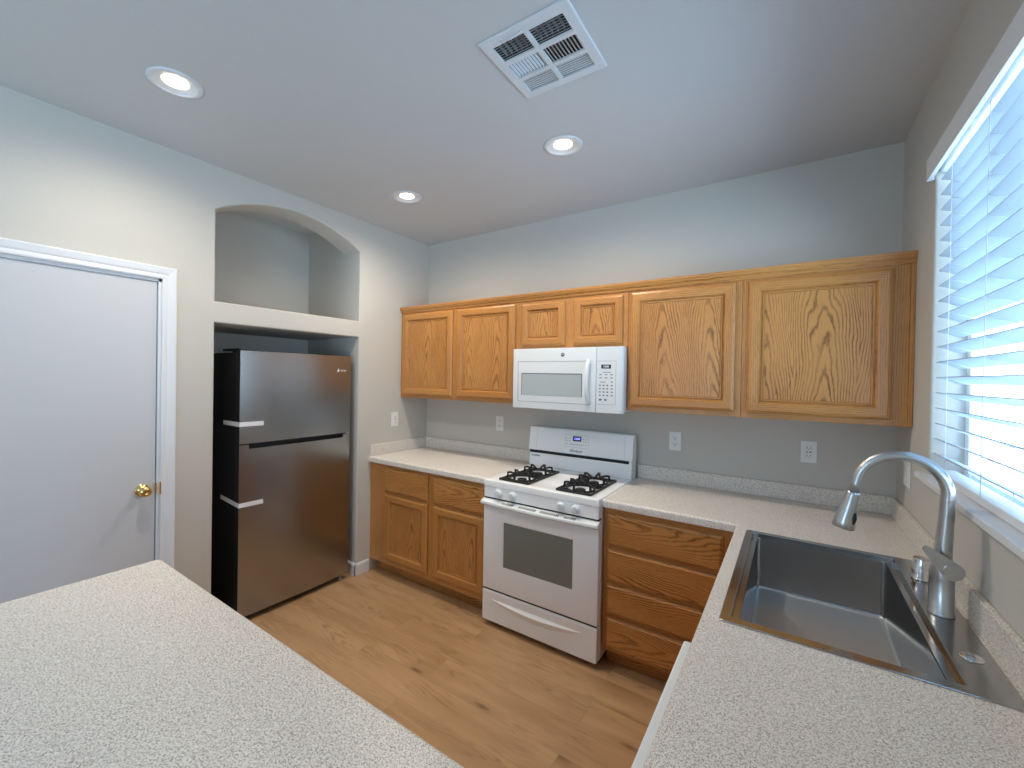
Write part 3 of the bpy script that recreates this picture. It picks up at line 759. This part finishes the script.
b = BM(); box(b, -.060, -.030, -1.559, -.882, FM - .044, FM - .036); box(b, -.0595, -.056, -1.559, -.882, FM - .036, FM - .004); link('pocket_handle', b, M['black'], ldo, label='black recessed grip')
b = BM(); box(b, -.086, -.030, FY0 + .01, FY1 - .01, FM - .0028, FM + .0038); link('door_gasket', b, M['gap'], fr)
b = BM(); box(b, -.28, -.045, FY0 + .008, FY0 + .07, 1.6995, 1.714, .005); box(b, -.17, -.10, FY0 + .02, FY0 + .055, 1.689, 1.70); link('hinge_cover', b, M['black'], fr)
for yy in (FY0 + .05, FY1 - .05):
    b = BM(); lathe(b, (-.048, yy, .001), (0, 0, 1), [(0, 0), (.018, 0), (.018, .010), (.008, .013), (.007, .041), (0, .041)], 20); link('levelling_foot', b, M['grey'], fr)
b = BM(); box(b, -.62, -.10, FY0 + .03, FY1 - .03, .006, .05); link('base_grille', b, M['black'], fr)
b = BM(); box(b, -.030, -.0216, FY1 - .035, FY1 - .006, FM - .002, FM + .003); link('middle_hinge', b, M['chrome'], fr)
def tape(z, yf, tilt, back):
    b = BM(); h = .014; t = .0007
    ys = [FY0 - .0009 + (yf - FY0) * k / 6 for k in range(7)]
    prism(b, [(bow(y) + .0002, y) for y in ys] + [(bow(y) + .0009, y) for y in ys[::-1]], 'z', z - h, z + h)
    prism(b, [(bow(FY0) + .0009, z - h), (bow(FY0) + .0009, z + h), (back, z + h + tilt), (back, z - h + tilt)], 'y', FY0 - .0009, FY0 - .0002)
    return link('tape_strip', b, M['tape'], fr, label='white packing tape across the door edge')
tape(1.243, -1.472, .0, -.235); tape(.742, -1.470, .018, -.265)
# small bright maker's mark, upper right of the freezer door
b = BM(); yl, zl = -.905, 1.590; XL = bow(-.92)
prism(b, [(yl - .034, zl - .010), (yl - .022, zl + .014), (yl - .017, zl + .014), (yl - .021, zl - .010)], 'x', XL, XL + .0012)
for k in range(5):
    y_ = yl - .012 + k * .0125
    box(b, XL - .002, XL + .0008, y_, y_ + .0022, zl - .006, zl + .006); box(b, XL - .002, XL + .0008, y_ + .0022, y_ + .008, zl + .0035 - .003 * (k % 2), zl + .006 - .003 * (k % 2))
    if k % 2: box(b, XL - .002, XL + .0008, y_ + .006, y_ + .008, zl - .006, zl + .001)
link('badge', b, M['plate'], fdo)

# ------------------------------------------------------------------ gas range
rg = thing('gas_range', 'white freestanding gas range with four burners between the oak base cabinets', 'stove', (1.545, -.36, 0))
RF = -.688
b = BM(); box(b, RX0 + .002, RX1 - .002, RF + .045, -.022, .030, .876, .004); link('body', b, M['white'], rg)
b = BM()
for xx in (RX0 + .05, RX1 - .05):
    for yy in (RF + .09, -.08): lathe(b, (xx, yy, .001), (0, 0, 1), [(0, 0), (.02, 0), (.02, .012), (.01, .016), (.01, .029), (0, .029)], 16)
box(b, RX0 + .01, RX1 - .01, RF + .06, -.05, .012, .0299)
link('base_plinth', b, M['gap'], rg)
# cooktop slab with a raised lip and burner wells
BX = (1.363, 1.757); BYs = (-.550, -.340)
ck = holed(rrect(RX0, RX1, RF - .004, -.024, .010, 4), [circle(x, y, .078, 28) for x in BX for y in BYs], 'z', .9175, .879, lambda a, c: True, .006, 3)
o = smooth_by_angle(link('cooktop', ck, M['white'], rg), 45)
for x in BX:
    for y in BYs:
        b = BM(); lathe(b, (x, y, .880), (0, 0, 1), [(.0775, .034), (.073, .024), (.062, .017), (.045, .016), (0, .016)], 28); link('burner_well', b, M['white'], o)
        b = BM(); lathe(b, (x, y, .8965), (0, 0, 1), [(0, 0), (.038, 0), (.038, .004), (.032, .010), (.032, .016), (.028, .017), (0, .017)], 24)
        bu = link('burner', b, M['alu'], rg)
        b = BM(); lathe(b, (x, y, .914), (0, 0, 1), [(0, 0), (.029, 0), (.030, .002), (.030, .006), (.026, .009), (0, .0095)], 24); link('burner_cap', b, M['iron'], bu)
def bar(bm, p, q, w=.0085, h=.011):
    p, q = Vector(p), Vector(q); d = (q - p).normalized(); s = d.cross(Vector((0, 0, 1)))
    s = s.normalized() if s.length > .01 else Vector((1, 0, 0)); u = s.cross(d).normalized()
    t = BM(); A = [t.verts.new(p + s * a * w / 2 + u * c * h / 2) for a, c in ((-1, -1), (1, -1), (1, 1), (-1, 1))]; B = [t.verts.new(q + s * a * w / 2 + u * c * h / 2) for a, c in ((-1, -1), (1, -1), (1, 1), (-1, 1))]
    for k in range(4): t.faces.new((A[k], A[(k + 1) % 4], B[(k + 1) % 4], B[k]))
    t.faces.new(A[::-1]); t.faces.new(B); bmesh.ops.recalc_face_normals(t, faces=t.faces); merge(bm, t)
def grate(cx):
    b = BM(); zb = .9245; x0, x1, y0, y1 = cx - .103, cx + .103, -.652, -.238
    for p, q in (((x0, y0), (x1, y0)), ((x1, y0), (x1, y1)), ((x1, y1), (x0, y1)), ((x0, y1), (x0, y0)), ((x0, -.445), (x1, -.445))): bar(b, (*p, zb), (*q, zb), .009, .010)
    for y in BYs:
        ring = [(cx + .082 * math.cos(2 * PI * k / 28), y + .082 * math.sin(2 * PI * k / 28), zb) for k in range(29)]
        for p, q in zip(ring, ring[1:]): bar(b, p, q, .008, .010)
        for k in range(6):
            a = math.radians(30 + 60 * k); ca, sa = math.cos(a), math.sin(a); ro = .094
            P = lambda r, z: (cx + r * ca, y + r * sa, z)
            bar(b, P(ro, zb), P(ro - .004, zb + .034), .010, .011); bar(b, P(ro + .001, zb + .034), P(.070, zb + .037), .010, .011); bar(b, P(.072, zb + .037), P(.030, zb + .024), .009, .010)
        for sx_ in (-1, 1):
            for sy_ in (-1, 1): bar(b, (cx + sx_ * .100, y + sy_ * .098, zb), (cx + sx_ * .058, y + sy_ * .058, zb), .008, .010)
    return link('grate', b, M['iron'], rg)
for x in BX: grate(x)
b = BM(); box(b, RX0 + .002, RX1 - .002, RF - .002, RF + .044, .8085, .8762, .006); cp = link('control_panel', b, M['white'], rg)
b = BM(); box(b, RX0 + .004, RX1 - .004, RF + .006, RF + .044, .8758, .8792); box(b, RX0 + .004, RX1 - .004, RF + .006, RF + .044, .8005, .8090); link('seam', b, M['gap'], rg)
for x in (1.281, 1.383, 1.702, 1.793):
    b = BM(); lathe(b, (x, RF - .0022, .8435), (0, -1, 0), [(0, 0), (.025, 0), (.025, .003), (.0225, .006), (.0215, .018), (.0200, .0215), (0, .022)], 28)
    box(b, x - .006, x + .006, RF - .036, RF - .022, .8435 - .0215, .8435 + .0215, .003)
    link('knob', b, M['white_m'], rg)
# oven door
b = BM(); ox0, ox1, oz0, oz1 = 1.318, 1.776, .394, .669
fo = holed([(RX0 + .001, .236), (RX1 - .001, .236), (RX1 - .001, .766), (RX0 + .001, .766)], [[(ox0, oz0), (ox1, oz0), (ox1, oz1), (ox0, oz1)]], 'y', RF, RF + .042, lambda a, c: True, .005, 3)
od = smooth_by_angle(link('oven_door', fo, M['white'], rg), 45)
b = BM(); box(b, ox0 + .0005, ox1 - .0005, RF + .003, RF + .010, oz0 + .0005, oz1 - .0005); link('window', b, M['oven_glass'], od, label='dark grey oven glass')
b = BM()
for z_ in (.46, .56):
    bar(b, (ox0 + .01, RF + .02, z_), (ox1 - .01, RF + .02, z_), .004, .004)
link('oven_rack', b, M['alu'], rg)
# broad bowed handle capping the door, with vent slots on its top
hp = BM(); n = 14; t0_, t1_ = [], []
for k in range(n + 1):
    s = k / n; x_ = RX0 - .003 + (RX1 - RX0 + .006) * s; bow = .030 + .020 * math.sin(PI * s)
    t0_.append([(x_, RF + .030, .7665), (x_, RF + .030, .8000), (x_, RF + .004, .7995), (x_, RF - bow, .786), (x_, RF - bow - .002, .775), (x_, RF - bow * .80, .765), (x_, RF - .004, .7665)])
vl = [[hp.verts.new(p) for p in sec] for sec in t0_]
for A, B in zip(vl, vl[1:]):
    for k in range(7): hp.faces.new((A[k], B[k], B[(k + 1) % 7], A[(k + 1) % 7]))
hp.faces.new(vl[0]); hp.faces.new(vl[-1][::-1])
smooth_by_angle(link('handle', hp, M['white_m'], od), 35)
def slots(xa, xb, n):
    b = BM()
    for k in range(n):
        x_ = xa + (xb - xa) * (k + .5) / n; s = (x_ - RX0) / (RX1 - RX0); bow = .030 + .020 * math.sin(PI * s)
        q_ = lambda f: (RF + .004 - (bow + .004) * f, .7995 - .0135 * f)
        (ya, za), (yb, zb_) = q_(.30), q_(.72)
        prism(b, [(ya, za - .001), (ya, za + .0006), (yb, zb_ + .0006), (yb, zb_ - .001)], 'x', x_ - .0030, x_ + .0030)
    link('vent_slots', b, M['gap'], od)
slots(1.315, 1.40, 8); slots(1.435, 1.555, 11); slots(1.580, 1.70, 11); slots(1.73, 1.80, 7)
# storage drawer with a scooped grip
b = BM(); box(b, RX0 + .001, RX1 - .001, RF - .001, RF + .044, .034, .224, .006)
dr = link('storage_drawer', b, M['white'], rg)
b = BM(); gx0, gx1, gz = RX0 + .07, RX1 - .085, .158
nseg = 16; A = []; B = []; Cc = []
for k in range(nseg + 1):
    s = k / nseg; x_ = gx0 + (gx1 - gx0) * s; q_ = math.sin(PI * min(1, max(0, s))) ** .8
    A.append(b.verts.new((x_, RF - .0014, gz + .018))); B.append(b.verts.new((x_, RF - .0014 - .014 * q_, gz + .018 - .018 * q_))); Cc.append(b.verts.new((x_, RF - .0012, gz + .018 - .058 * q_)))
for k in range(nseg):
    b.faces.new((A[k], A[k + 1], B[k + 1], B[k])); b.faces.new((B[k], B[k + 1], Cc[k + 1], Cc[k]))
bmesh.ops.remove_doubles(b, verts=b.verts, dist=1e-5)
link('grip', b, M['white'], dr)
b = BM(); box(b, RX0 + .006, RX1 - .006, RF + .010, RF + .044, .2243, .2357); link('seam', b, M['gap'], rg)
# backguard: lower splash, dark slot, slanted console
b = BM(); prism(b, [(-.117, .9178), (-.117, .925), (-.112, 1.012), (-.022, 1.012), (-.022, .9178)], 'x', RX0 - .002, RX1 - .006, .003)
box(b, RX0 + .003, RX1 - .009, -.070, -.022, 1.010, 1.19); box(b, RX1 - .024, RX1 - .008, -.1135, -.07, 1.008, 1.034)
bg = link('backguard', b, M['white'], rg)
b = BM(); box(b, RX0 + .000, RX1 - .025, -.1125, -.0705, 1.0125, 1.0325); link('vent_slot', b, M['gap'], bg)
b = BM(); prism(b, [(-.116, 1.033), (-.118, 1.038), (-.096, 1.194), (-.088, 1.202), (-.030, 1.202), (-.030, 1.033)], 'x', RX0 - .010, RX1 - .003, .003)
cs = link('console', b, M['white'], bg)
sl = math.atan2(.022, .156)
def on_console(x, z): return T((x, -.118 + (z - 1.038) * math.tan(sl) - .0006, z)) @ Matrix.Rotation(-sl, 4, 'X') @ FACE_Y
def flat(bm, x, z, w, h, th=.0006, mi=0, at=on_console):
    t = BM(); bmesh.ops.create_cube(t, size=1); bmesh.ops.scale(t, vec=(w, h, th), verts=t.verts)
    bmesh.ops.transform(t, matrix=at(x, z), verts=t.verts); merge(bm, t, mi)
b = BM(); cxp, czp = 1.533, 1.123
for dx_, dz_, w_, h_ in ((0, .042, .172, .0012), (0, -.042, .172, .0012), (-.086, 0, .0012, .084), (.086, 0, .0012, .084)): flat(b, cxp + dx_, czp + dz_, w_, h_)
for dx_ in (-.072, -.052, .05, .068):
    for dz_ in (.018, .0, -.02): flat(b, cxp + dx_, czp + dz_, .010, .0035)
for dx_ in range(9): flat(b, cxp - .036 + dx_ * .009, czp - .022, .006, .005)
link('key_legends', b, M['grey'], cs)
b = BM(); flat(b, cxp + .002, czp + .018, .062, .034, .0012); dsp = link('display', b, M['black'], cs, label='black clock display')
b = text_bm('12:00', .020, on_console(cxp + .002, czp + .018) @ T((0, 0, .0012)), .0003, .0006); link('digits', b, M['blue_led'], dsp, label='blue lit digits')
b = text_bm('Whirlpool', .022, on_console(1.533, 1.057) @ T((0, 0, .0006)) , .0003, .0002); link('logo', b, M['dgrey'], cs)
lowat = lambda x, z: T((x, -.117 + (z - .925) * (.005 / .087) - .0006, z)) @ Matrix.Rotation(-math.atan2(.005, .087), 4, 'X') @ FACE_Y
b = text_bm('AccuBake', .018, lowat(1.215, .993), .0003, .0003); link('small_logo', b, M['dgrey'], bg)
for x_ in (RX0 + .055, RX1 - .055):
    b = BM(); flat(b, x_, 1.115, .0010, .145, .0006); link('crease', b, M['grey'], cs)

# ------------------------------------------------------------------ microwave
mw = thing('microwave', 'white over-the-range microwave under the short oak cabinet', 'microwave', (1.57, -.2, 1.355))
MX0, MX1, MF, MZ0, MZ1 = 1.187, 1.943, -.400, 1.357, 1.755
b = BM(); box(b, MX0 + .002, MX1 - .003, MF + .045, -.004, MZ0 + .006, MZ1 - .001, .004); link('body', b, M['white_mw'], mw)
b = BM(); box(b, MX0 + .03, MX1 - .03, MF + .05, -.03, MZ0 - .003, MZ0 + .0055, .002); link('underside_panel', b, M['grey'], mw)
b = BM(); xs = 1.781
md_ = holed([(MX0, MZ0), (xs - .001, MZ0), (xs - .001, MZ1), (MX0, MZ1)], [], 'y', MF, MF + .044, lambda a, c: True, .005, 3)
md = smooth_by_angle(link('door', md_, M['white_mw'], mw), 45)
b = BM()
def mflat(bm, x0, x1, z0, z1, th=.0008, y=MF, mi=0): box(bm, x0, x1, y - th, y + .0001, z0, z1, mi=mi)
for x0, x1, z0, z1 in ((1.225, 1.745, 1.668, 1.671), (1.225, 1.228, 1.405, 1.671), (1.225, 1.745, 1.402, 1.405)): mflat(b, x0, x1, z0, z1)
link('door_outline', b, M['grey'], md)
b = BM(); prism(b, rrect(1.257, 1.688, 1.447, 1.590, .006, 4), 'y', MF - .0014, MF + .0002); mwin = link('window', b, M['grey_glass'], md, label='grey screened window')
b = BM()
for x0, x1, z0, z1 in ((1.257, 1.688, 1.5865, 1.592), (1.255, 1.259, 1.447, 1.59), (1.686, 1.690, 1.447, 1.59)): mflat(b, x0, x1, z0, z1, .0018)
link('window_frame', b, M['dgrey'], mwin)
b = BM(); pts = []; n = 16
for k in range(n + 1):
    s = k / n; pts.append((1.735, MF - .006 - .040 * math.sin(PI * s) ** .5, 1.412 + .258 * s))
tube(b, pts, [.0135] * (n + 1), 14); link('handle', b, M['white_m'], md)
b = BM(); prism(b, [(xs + .0005, MF + .044), (xs + .0005, MF), (MX1 - .022, MF), (MX1 - .006, MF + .010), (MX1, MF + .022), (MX1, MF + .044)], 'z', MZ0, MZ1, .003)
cpn = link('control_panel', b, M['white_mw'], mw)
b = BM(); box(b, xs - .0012, xs + .0008, MF + .004, MF + .043, MZ0 + .003, MZ1 - .003); link('seam', b, M['dgrey'], mw)
b = BM(); mflat(b, 1.812, 1.872, 1.624, 1.648, .001); mds = link('display', b, M['black'], cpn, label='black display')
b = text_bm('12:00', .016, T((1.842, MF - .0013, 1.636)) @ FACE_Y, .0003, .0003); link('digits', b, M['white_led'], mds)
b = BM()
for x0, x1, z0, z1 in ((1.786, 1.903, 1.668, 1.670), (1.901, 1.903, 1.410, 1.670), (1.786, 1.903, 1.408, 1.410)): mflat(b, x0, x1, z0, z1, .0006)
link('panel_outline', b, M['grey'], cpn)
b = BM()
for r in range(4):
    for c in range(3): mflat(b, 1.800 + c * .023, 1.811 + c * .023, 1.520 - r * .020, 1.527 - r * .020, .0006)
    mflat(b, 1.874, 1.884, 1.520 - r * .020, 1.527 - r * .020, .0006)
for r, zz in enumerate((1.585, 1.566)):
    for c in range(3): mflat(b, 1.801 + c * .034, 1.816 + c * .034, zz, zz + .005, .0006)
mflat(b, 1.822, 1.872, 1.600, 1.603, .0006); mflat(b, 1.808, 1.840, 1.541, 1.5445, .0006); mflat(b, 1.874, 1.884, 1.541, 1.547, .0006)
mflat(b, 1.800, 1.818, 1.432, 1.442, .0006); mflat(b, 1.834, 1.848, 1.432, 1.442, .0006)
link('keypad', b, M['dgrey'], cpn)
b = BM(); lathe(b, (1.556, MF, 1.712), (0, -1, 0), [(0, 0), (.0125, 0), (.0125, .001), (0, .0012)], 28); bd = link('badge', b, M['dgrey'], md, label='round dark grey emblem')
b = text_bm('GE', .0125, T((1.556, MF - .0016, 1.712)) @ FACE_Y, .0003, .0002); link('monogram', b, M['white_m'], bd)

# ------------------------------------------------------------------ outlets and switches
def plate_on(root_label, cat, name, origin, rot, kind, w=.072, h=.117, group=None):
    t = thing(name, root_label, cat, origin, group); MX = T(origin) @ rot
    def put(nm, bm, mat, par):
        bmesh.ops.transform(bm, matrix=MX, verts=bm.verts); return link(nm, bm, mat, par)
    b = BM(); box(b, -w / 2, w / 2, -.006, -.0006, -h / 2, h / 2, .002); pl = put('cover_plate', b, M['plate'], t)
    if kind == 'duplex':
        for dz_ in (.0195, -.0195):
            b = BM(); prism(b, [(a, c + dz_) for a, c in rrect(-.017, .017, -.014, .014, .010, 4)], 'y', -.0085, -.0055); r_ = put('receptacle', b, M['plate'], t)
            b = BM(); box(b, -.0085, -.006, -.0089, -.0082, dz_ - .002, dz_ + .008); box(b, .006, .0085, -.0089, -.0082, dz_ - .001, dz_ + .007); box(b, -.0025, .0025, -.0089, -.0082, dz_ - .010, dz_ - .0055); put('socket_slots', b, M['slot'], r_)
    elif kind == 'gfci':
        b = BM(); box(b, -.017, .017, -.0095, -.0055, -.034, .034, .002); r_ = put('receptacle', b, M['plate'], t)
        for dz_ in (.021, -.021):
            b = BM(); box(b, -.0085, -.006, -.0099, -.0092, dz_ - .002, dz_ + .007); box(b, .006, .0085, -.0099, -.0092, dz_ - .001, dz_ + .006); box(b, -.0025, .0025, -.0099, -.0092, dz_ - .009, dz_ - .005)
            put('socket_slots', b, M['slot'], r_)
        for x_ in (-.007, .007):
            b = BM(); box(b, x_ - .005, x_ + .005, -.0108, -.0093, -.004, .004, .001); put('test_button', b, M['grey'], r_)
    elif kind == 'rocker':
        xs_ = (0,) if w < .09 else (-.023, .023)
        for x_ in xs_:
            b = BM(); prism(b, [(-.0055, -.033), (-.0100, -.033), (-.0075, 0), (-.0090, .033), (-.0055, .033)], 'x', x_ - .0165, x_ + .0165, .001); put('rocker', b, M['white_m'], t)
    return t
IDN = Matrix.Identity(4)
plate_on('white duplex outlet on the back wall left of the stove, below the tall cabinets', 'outlet', 'wall_outlet', (.817, 0, 1.186), IDN, 'duplex', group='outlets over the counters')
plate_on('white duplex outlet on the back wall just right of the stove', 'outlet', 'wall_outlet', (2.155, 0, 1.177), IDN, 'duplex', group='outlets over the counters')
plate_on('white ground-fault outlet with centre buttons on the back wall near the window corner', 'outlet', 'wall_outlet', (2.835, 0, 1.186), IDN, 'gfci', group='outlets over the counters')
plate_on('white outlet plate on the left wall beside the fridge niche', 'outlet', 'wall_outlet', (0, -.385, 1.191), Matrix.Rotation(PI / 2, 4, 'Z'), 'gfci', .075, .120)
plate_on('white double rocker switch on the window wall behind the faucet', 'switch', 'light_switch', (W, -.255, 1.165), Matrix.Rotation(-PI / 2, 4, 'Z'), 'rocker', .118, .118)

# ------------------------------------------------------------------ recessed lights and vent
LL = ['recessed round ceiling light nearest the camera, above the white door', 'recessed round ceiling light on the right, in front of the stove', 'recessed round ceiling light in the far left, in front of the fridge niche']
for (x, y), lb in zip(LIGHTS, LL):
    t = thing('ceiling_light', lb, 'ceiling light', (x, y, H), 'recessed ceiling lights')
    b = BM(); lathe(b, (x, y, H), (0, 0, -1), [(.074, -.004), (.074, .002), (.078, .006), (.092, .005), (.101, .0008), (.090, .0006)], 40); link('trim_ring', b, M['trim'], t)
    b = BM(); lathe(b, (x, y, H), (0, 0, 1), [(.0745, -.003), (.068, .000), (.054, .004), (.0465, .0055), (.0465, .06), (0, .06)], 40); link('baffle', b, M['trim'], t)
    b = BM(); lathe(b, (x, y, H), (0, 0, 1), [(.0462, .0058), (.038, .0035), (.02, .0022), (0, .002)], 32); link('lens', b, M['lens'], t)
    d = bpy.data.lights.new('lamp', 'SPOT'); d.energy = LAMP_W * 2.2; d.color = (1.0, .89, .75); d.spot_size = math.radians(172); d.spot_blend = 1.0; d.shadow_soft_size = .05
    o = bpy.data.objects.new('lamp', d); C.objects.link(o); o.parent = t; o.location = (0, 0, -.008)
vt = thing('ceiling_vent', 'square white ceiling air vent with six louvre panels', 'vent', ((VX0 + VX1) / 2, (VY0 + VY1) / 2, H))
cells_x = ((VX0 + .037, VX0 + .168), (VX0 + .184, VX1 - .035)); cells_y = ((VY0 + .040, VY0 + .124), (VY0 + .142, VY0 + .226), (VY0 + .242, VY0 + .318))
holes = [[(a, c), (b_, c), (b_, d_), (a, d_)] for a, b_ in cells_x for c, d_ in cells_y]
fp = holed([(VX0, VY0), (VX1, VY0), (VX1, VY1), (VX0, VY1)], holes, 'z', H - .009, H - .0006, lambda a, c: (abs(a.x - c.x) < 1e-6 and min(abs(a.x - VX0), abs(a.x - VX1)) < 1e-5) or (abs(a.y - c.y) < 1e-6 and min(abs(a.y - VY0), abs(a.y - VY1)) < 1e-5), .005, 2)
link('face_plate', fp, M['vent'], vt)
def blades(cx, cy, axis, n, tilt, width, name='louvre', z=H - .004):
    b = BM(); (a, b_), (c, d_) = cx, cy
    for k in range(n):
        s = (k + .5) / n; ct_, st_ = math.cos(tilt) * width / 2, math.sin(tilt) * width / 2; th = .0007
        if axis == 'x':
            y_ = c + (d_ - c) * s; q = [(y_ - ct_, z - st_), (y_ + ct_, z + st_), (y_ + ct_, z + st_ + th * 2), (y_ - ct_, z - st_ + th * 2)]; prism(b, q, 'x', a, b_)
        else:
            x_ = a + (b_ - a) * s; q = [(x_ - ct_, z - st_), (x_ + ct_, z + st_), (x_ + ct_, z + st_ + th * 2), (x_ - ct_, z - st_ + th * 2)]; prism(b, q, 'y', c, d_)
    link(name, b, M['vent'], vt)
for i, cx in enumerate(cells_x):
    blades(cx, cells_y[0], 'x', 7, math.radians(38), .011, z=H + .000)
    blades(cx, cells_y[0], 'y', 6, math.radians(90), .016, 'rear_vane', z=H + .018)
    blades(cx, cells_y[1], 'y', 10, math.radians(-40) if i == 1 else math.radians(35), .0125 if i == 1 else .0085, z=H + .000)
    blades(cx, cells_y[2], 'x', 7, math.radians(-22), .0050, z=H + .000)
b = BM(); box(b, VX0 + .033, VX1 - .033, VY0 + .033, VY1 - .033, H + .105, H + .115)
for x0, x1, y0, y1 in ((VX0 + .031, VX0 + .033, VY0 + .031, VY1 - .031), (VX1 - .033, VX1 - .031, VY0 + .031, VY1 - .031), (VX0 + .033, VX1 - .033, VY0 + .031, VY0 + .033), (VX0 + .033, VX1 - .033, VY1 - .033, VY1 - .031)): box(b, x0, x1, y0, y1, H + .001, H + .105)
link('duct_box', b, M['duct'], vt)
b = BM(); tube(b, [(VX0 + .09, VY0 + .026, H - .010), (VX0 + .125, VY0 + .030, H - .018), (VX0 + .17, VY0 + .024, H - .012)], .0018, 8); lathe(b, (VX0 + .088, VY0 + .026, H - .008), (0, 0, -1), [(0, 0), (.006, 0), (.006, .003), (0, .004)], 12); link('damper_lever', b, M['vent'], vt)

# ------------------------------------------------------------------ venetian blind
vb = thing('venetian_blind', 'white horizontal slatted blind hanging in the window over the sink', 'blind', (W + .038, (WY0 + WY1) / 2, WZ0 + .03))
b = BM(); prism(b, [(W - .022, 2.345), (W - .022, 2.425), (W - .014, 2.430), (W - .008, 2.430), (W - .008, 2.345)], 'y', WY0 - .02, WY1 + .016, .0015)
box(b, W - .008, W - .0008, WY1 + .010, WY1 + .016, 2.347, 2.428); box(b, W - .008, W - .0008, WY0 - .02, WY0 - .014, 2.347, 2.428)
link('valance', b, M['vinyl'], vb)
b = BM(); box(b, W + .012, W + .066, WY0 + .006, WY1 - .006, 2.362, 2.418, .003); link('head_rail', b, M['vinyl'], vb)
SLX = W + .042; pitch_ = .0572; tilt = math.radians(22); zs = [2.322 - pitch_ * k for k in range(19)]
sb = BM(); sec = []; wd = .0635; n = 6
for k in range(n + 1):
    s = -1 + 2 * k / n; sec.append((s * wd / 2, .0022 * (1 - s * s)))
ca, sa = math.cos(tilt), math.sin(tilt)
poly = [(p, q + .0014) for p, q in sec] + [(p, q - .0014) for p, q in sec[::-1]]
poly = [(p * ca + q * sa, -p * sa + q * ca) for p, q in poly]
v0 = [sb.verts.new((SLX + p, WY0 + .018, zs[0] + q)) for p, q in poly]; v1 = [sb.verts.new((SLX + p, WY1 - .016, zs[0] + q)) for p, q in poly]
for k in range(len(poly)): sb.faces.new((v0[k], v1[k], v1[(k + 1) % len(poly)], v0[(k + 1) % len(poly)]))
sb.faces.new(v0); sb.faces.new(v1[::-1])
slat = smooth_by_angle(link('slat', sb, M['slat'], vb), 40)
for k, z_ in enumerate(zs[1:]):
    o = slat.copy(); C.objects.link(o); o.parent = vb; o.location = (0, 0, z_ - zs[0])
zbr = WZ0 + .0225
b = BM(); box(b, SLX - .030, SLX + .030, WY0 + .018, WY1 - .016, zbr + .0005, zbr + .024, .004); link('bottom_rail', b, M['vinyl'], vb)
for y_ in (-.752, -1.10, -1.45):
    b = BM(); hx = wd / 2 * ca + .0015; hz = wd / 2 * sa
    tube(b, [(SLX - hx, y_, 2.365), (SLX - hx, y_, zbr + .022)], .0011, 6); tube(b, [(SLX + hx, y_, 2.365), (SLX + hx, y_, zbr + .022)], .0011, 6)
    for z_ in zs: tube(b, [(SLX - hx, y_ + .004, z_ + hz - .003), (SLX + hx, y_ - .004, z_ - hz - .003)], .0009, 6)
    link('ladder_cord', b, M['cord'], vb)
